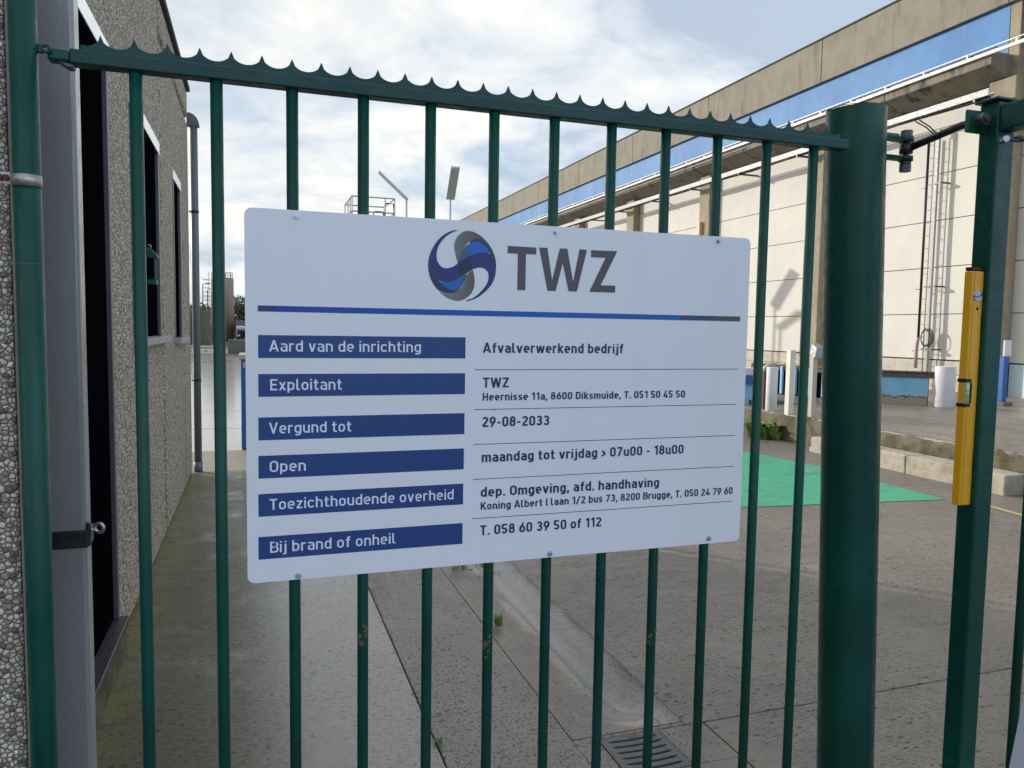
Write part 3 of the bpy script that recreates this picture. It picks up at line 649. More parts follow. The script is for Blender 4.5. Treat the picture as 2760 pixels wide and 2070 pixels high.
# ================================================================== SIGN
SX, SZ, SY = -.0146, -.4516, 1.3735
sg = thing('company_sign', (SX+.5, SY+.002, SZ), 'white company notice board with blue label bars and swirl logo, screwed to the picket gate', 'sign')
SGY = SY
outline('board', MT['sign'], [rrect(SX, SX+1.0065, SZ, SZ+.6478, .013)], 'xz', SGY, SGY+.0035, sg)
# printed layers lie a fraction of a millimetre proud of the board; their own coordinates start at the board's lower left corner
pr0 = bpy.data.objects.new('print', None)
def printed(name, mat, polys, lay, label=None, solid=True):
    b = MB()
    for i, p in enumerate(polys): b.poly_xz(p, 0)
    me = bpy.data.meshes.new(name); me.from_pydata(b.v, [], b.f); me.materials.append(mat)
    bm = bmesh.new(); bm.from_mesh(me)
    for f_ in bm.faces:
        if f_.normal.y > 0: f_.normal_flip()
    bmesh.ops.triangulate(bm, faces=[f_ for f_ in bm.faces if len(f_.verts) > 4]); bm.to_mesh(me); bm.free()
    o = bpy.data.objects.new(name, me); COL.objects.link(o); o.parent = sg; o.matrix_parent_inverse = wm(sg).inverted(); o.location = (SX, SGY-.00035-.00012*lay, SZ)
    if label: o['label'] = label
    return o
bars = [(.0206, .3878, .3940, .4333), (.0204, .3876, .3271, .3664), (.0200, .3874, .2515, .2913), (.0194, .3869, .1846, .2244), (.0188, .3864, .1175, .1573), (.0183, .3860, .0414, .0816)]
for x0, x1, z0, z1 in bars: printed('label_bar', MT['label_blue'], [rect(x0, x1, z0, z1)], 0)
for x0, x1, z in [(.4062, .986, .3727), (.406, .9857, .2975), (.4059, .9856, .2309), (.4054, .9851, .1641), (.405, .985, .0884)]: printed('divider_line', MT['text_navy'], [rect(x0, x1, z-.0006, z+.0006)], 0)
printed('colour_stripe', MT['stripe'], [rect(.0206, .9874, .4735, .4837)], 0)
LG = {'T': [(.4678,.6061),(.5253,.6057),(.5251,.5924),(.5045,.5924),(.5045,.5244),(.4881,.5241),(.4881,.5924),(.4675,.5924)],
'W': [(.5310,.6062),(.5479,.6062),(.5588,.5449),(.5735,.6065),(.5893,.6065),(.6028,.5436),(.6147,.6066),(.6307,.6064),(.6111,.5249),(.5937,.5248),(.5802,.5785),(.5665,.5245),(.5496,.5246)],
'Z': [(.6395,.6062),(.6951,.6068),(.6952,.6047),(.6617,.5389),(.6937,.5389),(.6934,.5252),(.6373,.5251),(.6711,.5928),(.6399,.5927)],
'grey_top': [(.3895,.6304),(.4011,.6287),(.4147,.6226),(.4286,.6103),(.4386,.5959),(.4444,.5803),(.4458,.5673),(.4447,.5560),(.4426,.5653),(.4409,.5764),(.4378,.5875),(.4327,.5984),(.4247,.6074),(.4148,.6139),(.4051,.6156),(.3955,.6124),(.3878,.6055),(.3812,.5960),(.3756,.5828),(.3713,.5707),(.3686,.5779),(.3654,.5897),(.3639,.6007),(.3654,.6099),(.3704,.6193),(.3789,.6267)],
'blue_right': [(.3929,.5832),(.4016,.5877),(.4113,.5906),(.4230,.5915),(.4332,.5901),(.4398,.5801),(.4442,.5691),(.4451,.5579),(.4433,.5465),(.4385,.5351),(.4298,.5236),(.4181,.5129),(.4046,.5047),(.3900,.5002),(.3881,.5022),(.4006,.5059),(.4122,.5146),(.4219,.5252),(.4287,.5348),(.4315,.5461),(.4304,.5536),(.4263,.5599),(.4194,.5634),(.4116,.5636),(.4019,.5605),(.3996,.5595)],
'bright_right': [(.3917,.6057),(.3994,.6107),(.4090,.6118),(.4188,.6071),(.4268,.6000),(.4324,.5910),(.4230,.5915),(.4113,.5906),(.4016,.5877),(.3925,.5832),(.3913,.5909),(.3906,.5983)],
'teal_right': [(.3911,.6057),(.3906,.5983),(.3913,.5909),(.3925,.5832),(.3814,.5766),(.3713,.5698),(.3746,.5819),(.3803,.5941),(.3859,.6017)],
'rim_right': [(.3917,.6057),(.3955,.6124),(.4051,.6156),(.4148,.6148),(.4247,.6092),(.4347,.5976),(.4418,.5839),(.4453,.5710),(.4442,.5691),(.4398,.5801),(.4332,.5901),(.4268,.6000),(.4188,.6071),(.4090,.6118),(.3994,.6107)],
'square': [(.3704,.5694),(.3925,.5832),(.4000,.5598),(.3779,.5446)],
'blue_left': [(.3716,.6298),(.3646,.6300),(.3532,.6257),(.3420,.6187),(.3308,.6072),(.3225,.5932),(.3170,.5793),(.3152,.5656),(.3162,.5529),(.3185,.5484),(.3276,.5405),(.3371,.5354),(.3465,.5335),(.3579,.5346),(.3675,.5383),(.3777,.5447),(.3704,.5686),(.3634,.5635),(.3558,.5603),(.3482,.5593),(.3406,.5615),(.3349,.5673),(.3314,.5754),(.3310,.5863),(.3337,.5974),(.3402,.6086),(.3495,.6182),(.3608,.6257)],
'navy_low': [(.3172,.5497),(.3276,.5405),(.3371,.5350),(.3418,.5300),(.3466,.5261),(.3543,.5212),(.3619,.5196),(.3686,.5202),(.3772,.5247),(.3715,.5190),(.3639,.5151),(.3562,.5143),(.3467,.5146),(.3353,.5184),(.3277,.5268),(.3210,.5376)],
'bright_low': [(.3380,.5339),(.3484,.5334),(.3598,.5351),(.3694,.5391),(.3779,.5442),(.3795,.5405),(.3790,.5331),(.3753,.5256),(.3686,.5208),(.3619,.5196),(.3543,.5212),(.3466,.5261),(.3418,.5300)],
'teal_low': [(.3781,.5442),(.3898,.5511),(.3876,.5427),(.3829,.5332),(.3772,.5247),(.3686,.5206),(.3753,.5256),(.3790,.5331),(.3795,.5405)],
'grey_low': [(.4000,.5589),(.4030,.5488),(.4044,.5358),(.4027,.5246),(.3976,.5142),(.3880,.5055),(.3746,.4998),(.3640,.5012),(.3525,.5049),(.3430,.5108),(.3363,.5170),(.3467,.5140),(.3562,.5139),(.3648,.5151),(.3734,.5196),(.3820,.5295),(.3876,.5408),(.3900,.5511)],
'purple_left': [(.3185,.5484),(.3276,.5405),(.3371,.5354),(.3465,.5335),(.3579,.5346),(.3675,.5383),(.3777,.5447),(.3729,.5625),(.3706,.5513),(.3636,.5427),(.3541,.5396),(.3446,.5402),(.3351,.5463),(.3284,.5570),(.3245,.5678),(.3226,.5805),(.3243,.5933),(.3188,.5821),(.3156,.5674),(.3162,.5529)],
'purple_right': [(.4332,.5901),(.4398,.5801),(.4442,.5691),(.4451,.5579),(.4433,.5465),(.4385,.5351),(.4350,.5400),(.4390,.5500),(.4400,.5600),(.4385,.5720),(.4350,.5820)]}
def smooth_loop(p, it=2):
    for _ in range(it):
        q = []
        for i in range(len(p)):
            a, b_, c = Vector(p[i-1]), Vector(p[i]), Vector(p[(i+1) % len(p)])
            u, w = (b_-a), (c-b_)
            if u.length > 1e-9 and w.length > 1e-9 and u.angle(w) < R(50): q += [tuple(b_.lerp(a, .25)), tuple(b_.lerp(c, .25))]
            else: q.append(tuple(b_))
        p = q
    return p
lm = {'grey_top': ('logo_grey', 0), 'grey_low': ('logo_grey', 0), 'blue_right': ('logo_navy', 1), 'blue_left': ('logo_navy', 1), 'navy_low': ('logo_rim', 2), 'purple_left': ('logo_purple', 2), 'purple_right': ('logo_purple', 2), 'rim_right': ('logo_rim', 3), 'teal_right': ('logo_teal', 4), 'teal_low': ('logo_teal', 4), 'bright_right': ('logo_bright', 5), 'bright_low': ('logo_bright', 5), 'square': ('logo_black', 6)}
for k, (m_, l_) in lm.items(): printed('logo_swirl', MT[m_], [smooth_loop(LG[k])], l_)
for k in 'TWZ': printed('logo_letter', MT['text_grey'], [LG[k]], 1)

# ---- lettering: a plain engineering sans drawn from centre-line strokes
def arcp(cx, cy, rx, ry, a0, a1, n=7): return [(cx+rx*math.cos(R(a0+(a1-a0)*k/n)), cy+ry*math.sin(R(a0+(a1-a0)*k/n))) for k in range(n+1)]
def glyphs(t):
    a = t/2; h = .74; W = .52; r = (W-t)/2; g = {}
    x0, x1 = a, W-a; xm = W/2
    def bowl(y0, y1, X0=x0, X1=x1):
        rr_ = min((X1-X0)/2, (y1-y0)/2)
        return arcp(X1-rr_, y1-rr_, rr_, rr_, 0, 90)+arcp(X0+rr_, y1-rr_, rr_, rr_, 90, 180)+arcp(X0+rr_, y0+rr_, rr_, rr_, 180, 270)+arcp(X1-rr_, y0+rr_, rr_, rr_, 270, 360)+[(X1, y1-rr_)]
    ob = bowl(a, h-a)
    arch = [(x0, h-a-.02), (xm-.02, h-a)]+arcp(x1-r, h-a-r, r, r, 90, 0)+[(x1, 0)]
    g['o'] = (W, [ob]); g['b'] = (W, [[(x0, 0), (x0, 1)], ob]); g['d'] = (W, [[(x1, 0), (x1, 1)], ob]); g['p'] = (W, [[(x0, -.22), (x0, h)], ob])
    g['g'] = (W, [ob, [(x1, h)]+[(x1, -.22+a+r)]+arcp(x1-r, -.22+a+r, r, r, 0, -90)+[(.07, -.22+a)]])
    g['a'] = (W-.02, [[(.05, h-a-.01)]+[(x1-r, h-a)]+arcp(x1-r, h-a-r, r, r, 90, 0)+[(x1, 0)], [(x1, h*.56)]+[(x0+.14, h*.56)]+arcp(x0+.145, (h*.56+a)/2, .145, (h*.56-a)/2, 90, 270)+[(x1-.08, a), (x1, a+.07)]])
    g['c'] = (W-.03, [arcp(x1-r, h-a-r, r, r, 25, 90)+arcp(x0+r, h-a-r, r, r, 90, 180)+arcp(x0+r, a+r, r, r, 180, 270)+arcp(x1-r, a+r, r, r, 270, 335)])
    g['e'] = (W, [[(x0, h*.5), (x1, h*.5)]+[(x1, h-a-r)]+arcp(x1-r, h-a-r, r, r, 0, 90)+arcp(x0+r, h-a-r, r, r, 90, 180)+arcp(x0+r, a+r, r, r, 180, 270)+[(x1-.05, a+.01)]])
    g['f'] = (.37, [[(.17, 0), (.17, 1-a-.13)]+arcp(.30, 1-a-.13, .13, .13, 180, 90)+[(.37, 1-a)], [(.02, h-a), (.35, h-a)]])
    g['h'] = (W, [[(x0, 0), (x0, 1)], arch]); g['n'] = (W, [[(x0, 0), (x0, h)], arch])
    g['m'] = (.80, [[(x0, 0), (x0, h)], [(x0, h-a-.02), (.26, h-a)]+arcp(.40-.12, h-a-.12, .12, .12, 90, 0)+[(.40, 0)], [(.40, h-a-.03), (.60, h-a)]+arcp(.80-a-.12, h-a-.12, .12, .12, 90, 0)+[(.80-a, 0)]])
    g['i'] = (t, [[(a, 0), (a, h)], [(a, .87), (a, 1.0)]]); g['j'] = (t+.08, [[(a+.08, h), (a+.08, -.22+.12)]+arcp(a+.08-.12+a, -.22+.12, .12-a, .12-a, 0, -90)+[(-.03, -.22+a)], [(a+.08, .87), (a+.08, 1.0)]])
    g['k'] = (.50, [[(x0, 0), (x0, 1)], [(x0, .30), (.44, h)], [(.20, .42), (.46, 0)]])
    g['l'] = (t+.13, [[(a, 1), (a, a+.12)]+arcp(a+.12, a+.12, .12, .12, 180, 270)+[(t+.13, a)]])
    g['r'] = (.36, [[(x0, 0), (x0, h)], [(x0, h-a-.05), (.2, h-a), (.36, h-a)]])
    rs = (h-t)/4
    def S(H, Wd, ee=.05):
        rs = (H-t)/4; X0, X1 = a, Wd-a
        return [[(Wd-ee, H-a), (X0+rs, H-a)]+arcp(X0+rs, H-a-rs, rs, rs, 90, 270)+arcp(X1-rs, a+rs, rs, rs, 90, -90)+[(ee*.6, a)]]
    g['s'] = (W-.06, S(h, W-.06)); g['t'] = (.37, [[(.15, .95), (.15, a+.12)]+arcp(.27, a+.12, .12, .12, 180, 270)+[(.37, a)], [(.0, h-a), (.35, h-a)]])
    g['u'] = (W, [[(x0, h), (x0, a+r)]+arcp(x0+r, a+r, r, r, 180, 270)+[(x1, a+.03)], [(x1, 0), (x1, h)]])
    g['v'] = (.52, [[(.06, h), (.26, .0)], [(.46, h), (.26, .0)]]); g['w'] = (.78, [[(.06, h), (.22, 0)], [(.39, h*.97), (.22, 0)], [(.39, h*.97), (.56, 0)], [(.72, h), (.56, 0)]])
    g['x'] = (.48, [[(.05, h), (.43, 0)], [(.43, h), (.05, 0)]]); g['z'] = (.46, [[(.02, h-a), (.44, h-a)], [(.40, h-a), (.06, a)], [(.02, a), (.45, a)]])
    g['A'] = (.68, [[(.06, 0), (.34, 1)], [(.62, 0), (.34, 1)], [(.15, .27), (.53, .27)]])
    g['B'] = (.58, [[(a, 0), (a, 1)], [(a, 1-a), (.36, 1-a)]+arcp(.33, .755-a*.5, .20, .245-a*.5, 90, -90)+[(a, .51)], [(a, .51), (.36, .51)]+arcp(.34, .255+a*.5, .22, .255-a*.5, 90, -90)+[(a, a)]])
    g['D'] = (.60, [[(a, 0), (a, 1)], [(a, 1-a), (.30, 1-a)]+arcp(.60-a-.25, 1-a-.25, .25, .25, 90, 0)+arcp(.60-a-.25, a+.25, .25, .25, 0, -90)+[(a, a)]])
    g['E'] = (.52, [[(a, 0), (a, 1)], [(a, 1-a), (.52, 1-a)], [(a, .51), (.47, .51)], [(a, a), (.52, a)]]); g['H'] = (.60, [[(a, 0), (a, 1)], [(.60-a, 0), (.60-a, 1)], [(a, .51), (.60-a, .51)]])
    g['I'] = (t, [[(a, 0), (a, 1)]]); g['K'] = (.62, [[(a, 0), (a, 1)], [(a, .36), (.55, 1)], [(.24, .56), (.57, 0)]])
    g['O'] = (.60, [bowl(a, 1-a, a, .60-a)]); g['0'] = (.54, [bowl(a, 1-a, a, .54-a)])
    g['T'] = (.56, [[(.28, 0), (.28, 1-t*.5)], [(0, 1-a), (.56, 1-a)]]); g['V'] = (.64, [[(.06, 1), (.32, .02)], [(.58, 1), (.32, .02)]])
    g['W'] = (.90, [[(.06, 1), (.25, 0)], [(.45, .97), (.25, 0)], [(.45, .97), (.65, 0)], [(.84, 1), (.65, 0)]]); g['Z'] = (.56, [[(.02, 1-a), (.54, 1-a)], [(.49, 1-a), (.07, a)], [(.02, a), (.55, a)]])
    g['1'] = (.40, [[(.30, 0), (.30, 1)], [(.06, .76), (.30, .96)]]); q = .54
    g['2'] = (q, [arcp(q/2, 1-a-.2, q/2-a, .2, 165, 0)+[(q-a-.02, .62), (.06, a)], [(.04, a), (q, a)]])
    g['3'] = (q, [arcp(q/2-.01, .76-a*.5, q/2-a-.01, .24-a*.5, 160, -75)+[(.2, .53)], [(.2, .53)]+arcp(q/2-.01, .265+a*.5, q/2-a, .265-a*.5, 75, -160)])
    g['4'] = (.56, [[(.36, 1), (.06, .24)], [(.03, .22), (.56, .22)], [(.40, 0), (.40, .52)]]); g['5'] = (q, [[(q-.04, 1-a), (.08, 1-a)], [(.10, 1), (.08, .50)], [(.08, .56)]+arcp(q/2-.01, .31, q/2-a, .31-a, 110, -160)])
    g['6'] = (q, [bowl(a, .62, a, q-a), [(a+.01, .34), (.38, 1)]]); g['7'] = (q, [[(.02, 1-a), (q-.03, 1-a)], [(q-.07, 1-a), (.16, 0)]])
    g['8'] = (q, [bowl(.50, 1-a, a+.03, q-a-.03), bowl(a, .53, a, q-a)]); g['9'] = (q, [bowl(.38, 1-a, a, q-a), [(q-a-.01, .66), (.16, 0)]])
    g['.'] = (t, [[(a, 0), (a, t*1.1)]]); g[','] = (t, [[(a+.02, t*1.1), (a-.04, -.14)]]); g['-'] = (.34, [[(.03, .40), (.31, .40)]]); g['>'] = (.40, [[(.03, .66), (.36, .38)], [(.36, .38), (.03, .10)]]); g['/'] = (.48, [[(.03, -.08), (.44, 1.04)]])
    return g
def ribbon(pts, t):
    P = []
    for p in pts:
        p = Vector(p)
        if not P or (p-P[-1]).length > 1e-4: P.append(p)
    Lf, Rt = [], []
    for i, p in enumerate(P):
        d0 = (P[i]-P[i-1]).normalized() if i > 0 else None; d1 = (P[i+1]-P[i]).normalized() if i < len(P)-1 else None
        if i == 0 and (P[0]-P[-1]).length < 1e-3: d0 = (P[-1]-P[-2]).normalized()
        if i == len(P)-1 and (P[0]-P[-1]).length < 1e-3: d1 = (P[1]-P[0]).normalized()
        if d0 is None: d0 = d1
        if d1 is None: d1 = d0
        n0 = Vector((-d0.y, d0.x)); n1 = Vector((-d1.y, d1.x)); m = (n0+n1)
        m = m.normalized() if m.length > 1e-6 else n0; k = t/2/max(.45, m.dot(n0)); Lf.append(p+m*k); Rt.append(p-m*k)
    return Lf, Rt
def write(txt, x, zb, x_end, cap, t, mat, lay=2, gap=.13, space=.30):
    g = glyphs(t); pen = 0.0; quads = []; n = 0
    for ch in txt:
        if ch == ' ': pen += space; continue
        w, st = g[ch]
        for s_i, s_ in enumerate(st):
            Lf, Rt = ribbon(s_, t); quads.append((s_i, pen, Lf, Rt))
        pen += w+gap
    pen -= gap; sx = (x_end-x)/pen; b = MB()
    for s_i, p0, Lf, Rt in quads:
        y = -.00004*s_i; o = len(b.v)
        for q in Lf+Rt: b.v.append((x+(p0+q.x)*sx, y, zb+q.y*cap))
        k = len(Lf)
        for i in range(k-1): b.f.append((o+i, o+k+i, o+k+i+1, o+i+1)); b.sm.append(False)
    me = bpy.data.meshes.new('text_line'); me.from_pydata(b.v, [], b.f); me.materials.append(mat)
    bm = bmesh.new(); bm.from_mesh(me)
    for f_ in bm.faces:
        if f_.normal.y > 0: f_.normal_flip()
    bm.to_mesh(me); bm.free()
    o = bpy.data.objects.new('text_line', me); COL.objects.link(o); o.parent = sg; o.matrix_parent_inverse = wm(sg).inverted(); o.location = (SX, SGY-.00035-.00012*lay, SZ)
    return o
for s_, x, z, xe, c in [('Aard van de inrichting', .0387, .4052, .3034, .0194), ('Exploitant', .0400, .3379, .1613, .0196), ('Vergund tot', .0376, .2626, .1779, .0194), ('Open', .0380, .1952, .0987, .0196), ('Toezichthoudende overheid', .0375, .1284, .3678, .0194), ('Bij brand of onheil', .0377, .0520, .2582, .0198)]:
    write(s_, x, z, xe, c, .135, MT['text_white'])
for s_, x, z, xe, c in [('Afvalverwerkend bedrijf', .4221, .4048, .7148, .0190), ('TWZ', .4225, .3389, .4743, .0190), ('Heernisse 11a, 8600 Diksmuide, T. 051 50 45 50', .4225, .3141, .8598, .0146), ('29-08-2033', .4221, .2640, .5588, .0193), ('maandag tot vrijdag > 07u00 - 18u00', .4222, .1966, .8606, .0190), ('dep. Omgeving, afd. handhaving', .4212, .1296, .8053, .0190), ('Koning Albert I laan 1/2 bus 73, 8200 Brugge, T. 050 24 79 60', .4213, .1045, .9843, .0148), ('T. 058 60 39 50 of 112', .4209, .0551, .6759, .0192)]:
    write(s_, x, z, xe, c, .17, MT['text_navy'], gap=.125)
for x, z in [(.0847, .6386), (.5654, .6366), (.9282, .6384), (.0848, .0062), (.5650, .0073), (.9289, .0108)]:
    X_, Z_ = SX+x, SZ+z; b = MB(); b.tube([(X_, SGY-.0001, Z_), (X_, SGY-.0014, Z_)], .0052, 20); b.tube([(X_, SGY-.0015, Z_), (X_, SGY-.0052, Z_)], .0036, 6, smooth=False); b.tube([(X_, SGY-.0053, Z_), (X_, SGY-.0058, Z_)], .0018, 10); b.build('screw', MT['steel'], sg)

# ================================================================== HALL
hl = thing('factory_hall', (14, 30, PZ), 'long factory hall with cream panel wall, faded blue band and concrete parapet behind the gate', 'building')
HX = 13.30; BAY = 4.87; cols = [10.70+BAY*i for i in range(14)]; Y1 = 78
b = MB(); b.box(HX+.06, 30, -2, Y1, PZ-.4, 7.0); b.build('core_wall', MT['joint'], hl)
rows = [(-.505, .425), (.425, 1.385), (1.385, 2.34), (2.34, 3.285), (3.285, 4.20), (4.20, 5.2)]
b = MB(); edges = [-2, 5.83]+[c for c in cols]+[Y1]
for y0, y1 in zip(edges[:-1], edges[1:]):
    for z0, z1 in rows:
        dx = random.uniform(-.004, .004); b.box(HX+dx, HX+.05, y0+.008, y1-.008, z0+.007, z1-.007)
b.build('wall_panelling', MT['hall_white'], hl, bevel=.006)
b = MB()
for y0, y1 in zip(edges[:-1], edges[1:]):
    if y1 > 11: b.box(HX-.01, HX+.05, max(y0, 10.70)+.005, y1-.005, -.80, -.525); b.box(HX-.04, HX+.05, max(y0, 10.7)+.004, y1-.004, PZ-.3, -.806)
b.build('plinth', MT['plinth'], hl, bevel=.015)
b = MB(); b.box(HX+.0, HX+.05, -2, 10.42, PZ, -.525); b.build('painted_base', MT['pale_blue'], hl)
for c in cols:
    b = MB(); b.box(HX-.26, HX-.008, c-.27, c+.27, PZ, 4.70); b.build('column', MT['column'], hl, bevel=.015)
b = MB()
for i, (y0, y1) in enumerate(zip(cols[:-1], cols[1:])):
    if i == 0: y0 = 10.62
    for ya, yb in ((y0, (y0+y1)/2), ((y0+y1)/2, y1)):
        b.prism([(12.65, 5.13), (12.65, 4.90), (13.04, 4.715), (13.292, 4.715), (13.292, 5.13)], ya+.008, yb-.008)
b.build('gutter_beam', MT['gutter_conc'], hl, bevel=.012)
b = MB(); b.box(13.15, 13.36, 10.72, Y1, 5.135, 6.055); b.build('blue_band', MT['blue_band'], hl)
b = MB(); b.box(13.155, 13.36, 10.50, 10.715, 4.72, 6.055); b.build('band_end_pier', MT['column'], hl, bevel=.01)
b = MB(); pe = [-2, 5.75]+cols+[Y1]
for y0, y1 in zip(pe[:-1], pe[1:]): b.box(13.07, 13.40, y0+.009, y1-.009, 6.06, 7.075)
b.build('parapet', MT['parapet'], hl, bevel=.012)
b = MB(); b.box(13.05, 13.45, -2, Y1, 7.08, 7.12); b.build('coping', MT['roof'], hl, bevel=.008)
b = MB(); b.box(13.4, 30, -2, Y1, 7.0, 7.06); b.build('roof', MT['roof'], hl)
b = MB(); b.box(12.585, 12.63, 9.2, 70, 5.058, 5.112)
b.tube([(12.605, 17.9, 4.965), (12.605, 70, 4.965)], .014, 8); b.build('gutter_pipe', MT['pipe_white'], hl)
b = MB(); b.box(12.70, 12.712, 9.2, 70, 5.222, 5.240)
y = 10.2
while y < 60: b.box(12.694, 12.699, y-.018, y+.018, 5.132, 5.238); y += .98
b.build('gutter_flashing', MT['pipe_white'], hl)
b = MB(); b.box(12.75, 12.77, 10.62, 70, 5.131, 5.216); b.build('shadow_gap_strip', MT['strap_black'], hl)  # black backing strip paints the shadow in the gap under the flashing
b = MB(); b.tube([(13.0, 15.45+.33, -.6), (13.0, 15.45+.33, 4.6)], .03, 10); b.build('downpipe', MT['grey_drain'], hl)
b = MB(); b.box(12.93, 13.035, 20.50, 20.62, 2.95, 3.34); b.build('junction_box', MT['cream'], hl, bevel=.01)
# cable tray hung in front of the columns
t = thing('cable_tray', (12.72, 30, 4.37), 'pale grey metal cable tray running along the hall below the gutter beam', 'cable tray')
b = MB(); b.box(12.66, 12.672, 10.66, 66, 4.362, 4.482); b.box(12.672, 12.80, 10.66, 66, 4.362, 4.37); b.box(12.80, 12.81, 10.66, 66, 4.362, 4.43); y = 10.9
while y < 40: b.tube([(12.6595, y, 4.40), (12.656, y, 4.40)], .008, 8); y += .42
b.build('tray', MT['galv'], t)
for k in range(11):
    y = 10.95+BAY*k/1.0 if k else 10.95
    b = MB(); b.obox((12.98, y, 4.33), (.32, 0, 0), (0, .02, 0), (0, 0, .022)); b.build('bracket', MT['steel_dark'], t)
    if k < 10:
        b = MB(); b.obox((12.98, y+2.4, 4.33), (.32, 0, 0), (0, .02, 0), (0, 0, .022)); b.build('bracket', MT['steel_dark'], t)
b = MB()
for k in range(5):
    pts = [(12.70+.02*k, 10.7+.7*j, 4.352+.012*math.sin(j*1.3+k)-.004*k) for j in range(30)]; b.tube(pts, .009, 6)
for k in range(3): b.tube([(12.72, 10.95-.04*k, 4.36), (12.74, 10.85-.03*k, 4.25-.02*k), (12.9, 10.78, 4.12), (13.02, 10.80-.03*k, 4.02)], .007, 6)
b.build('cable', MT['strap_black'], t)
# vertical cable ladder
t = thing('cable_riser', (13.1, 12.2, PZ), 'vertical grey cable ladder with a dark pipe and coiled cable on the cream hall wall', 'cable ladder')
b = MB(); b.tube([(13.12, 12.338, -.05), (13.12, 12.338, 4.02)], .026, 12); b.build('dark_pipe', MT['strap_black'], t)
b = MB(); b.box(13.08, 13.13, 12.06, 12.115, PZ, 4.12); b.build('channel', MT['galv'], t)
b = MB(); b.tube([(13.12, 12.20, PZ), (13.12, 12.20, 4.05)], .011, 8)
z = PZ+.3
while z < 4.0: b.tube([(13.12, 12.20, z), (13.12, 12.338, z)], .008, 6); z += .26
b.build('rung', MT['galv'], t)
for z in (3.05, 1.0-.02, -.30):
    b = MB(); b.box(13.09, 13.29, 11.93, 11.96, z-.015, z+.015); b.box(13.07, 13.08, 11.95, 12.22, z-.016, z+.016); b.box(13.1, 13.115, 12.33, 12.46, z-.05, z-.03); b.build('bracket', MT['steel_dark'], t)
b = MB()
for k in range(5): 
    pts = [(13.06+.01*k, 12.10+(.11+.012*k)*math.cos(a*.3), -.06+(.15+.014*k)*math.sin(a*.3)) for a in range(22)]; b.tube(pts, .007, 6)
b.build('cable_coil', MT['strap_black'], t)
for k in range(2):
    b = MB(); b.tube([(13.1, 12.12+.06*k, 4.03), (13.0, 12.22+.08*k, 4.2), (12.85, 12.35+.1*k, 4.35)], .014, 6); b.build('cable', MT['strap_black'], t)
b = MB(); b.tube([(13.12, 12.338, -.055), (13.12, 12.36, -.14), (13.12, 12.375, -.30), (13.12, 12.375, -.70)], .038, 12); b.tube([(13.12, 12.375, -.44), (13.12, 12.375, -.47)], .043, 12); b.build('pink_pipe', MT['pink'], t)

# ================================================================== THINGS ON AND BEFORE THE PLATFORM
t = thing('white_post', (7.04, 8.73, G), 'tall square white post standing in weeds before the platform', 'post')
b = MB(); b.box(6.995, 7.085, 8.69, 8.78, G, -.24); b.build('post', MT['white_post'], t, bevel=.006)
b = MB(); b.box(7.0855, 7.105, 8.72, 8.74, -.36, -.25); b.build('hook_plate', MT['steel_dark'], t)
t = thing('rusty_post', (7.13, 9.41, G), 'rusty brown steel post with a bent grey cap left of the white square post', 'post')
b = MB(); b.box(7.08, 7.18, 9.36, 9.46, G, -.58); b.build('post', MT['rust'], t, bevel=.006)
b = MB(); b.tube([(7.13, 9.41, -.585), (7.14, 9.40, -.53), (7.17, 9.37, -.49), (7.23, 9.31, -.475)], [.05, .05, .042, .034], 14); b.build('cap', MT['galv'], t)
b = MB(); b.tube([(6.86, 8.90, PZ), (6.86, 8.90, -.50)], .08, 24)
b.v = [(x+.2, y+.25, z) for x, y, z in b.v]
tag(b.build('bollard', MT['bollard'], bevel=.004), 'slim white round bollard between the rusty post and the white square post', 'bollard', 'white bollards')
b = MB(); b.tube([(10.25, 9.09, PZ), (10.25, 9.09, -.49)], .148, 32)
tag(b.build('bollard', MT['bollard'], bevel=.006), 'thick white round bollard beside the light blue steel basin', 'bollard', 'white bollards')
t = thing('beige_post', (7.10, 8.34, PZ), 'beige post with a tilted top plate at the edge of the platform', 'post')
b = MB(); b.box(7.06, 7.13, 8.31, 8.38, PZ, -.30); b.build('post', MT['beige'], t, bevel=.005)
b = MB(); b.obox((7.12, 8.33, -.235), (.055, 0, .0), (0, .05, .03), (.012, -.004, .07)); b.build('top_plate', MT['galv'], t, bevel=.004)
t = thing('blue_post', (11.55, 9.12, PZ), 'blue post with a white upper plate in front of the pale blue wall base', 'post')
b = MB(); b.box(11.47, 11.57, 9.08, 9.16, PZ+.06, -.33); b.build('post', MT['blue_post'], t, bevel=.005)
b = MB(); b.box(11.49, 11.64, 9.10, 9.13, -.329, -.07); b.build('plate', MT['board'], t, bevel=.004)
b = MB(); b.box(11.44, 11.64, 9.02, 9.2, PZ, PZ+.06); b.build('foot', MT['barrier'], t, bevel=.008)
# light blue steel basin with rusty rim
t = thing('steel_basin', (9.9, 9.7, PZ), 'light blue steel basin with a rusty lower edge and rim, standing on the platform', 'basin')
A, B_, C_, D_ = Vector((10.09, 9.25)), Vector((9.60, 9.73)), Vector((9.02, 12.3)), Vector((9.75, 12.4)); zt = -.60
def wallseg(bb, p, q, z0, z1, th=.03):
    d = (q-p); m = (p+q)/2; n_ = Vector((-d.y, d.x)).normalized(); bb.obox((m.x, m.y, (z0+z1)/2), (d.x/2, d.y/2, 0), (n_.x*th/2, n_.y*th/2, 0), (0, 0, (z1-z0)/2))
b = MB(); wallseg(b, A, B_, 0, .47); o = b.build('end_panel', MT['basin'], t)
o.matrix_parent_inverse = Matrix.Identity(4); o.location = (-9.9, -9.7, 0)
b = MB(); wallseg(b, B_, C_, PZ, zt-.06); wallseg(b, C_, D_, PZ, zt-.06); wallseg(b, D_, A, PZ, zt-.06); b.build('dark_side_panel', MT['dark'], t)  # panels in void black, shade of the open side put into their colour
b = MB()
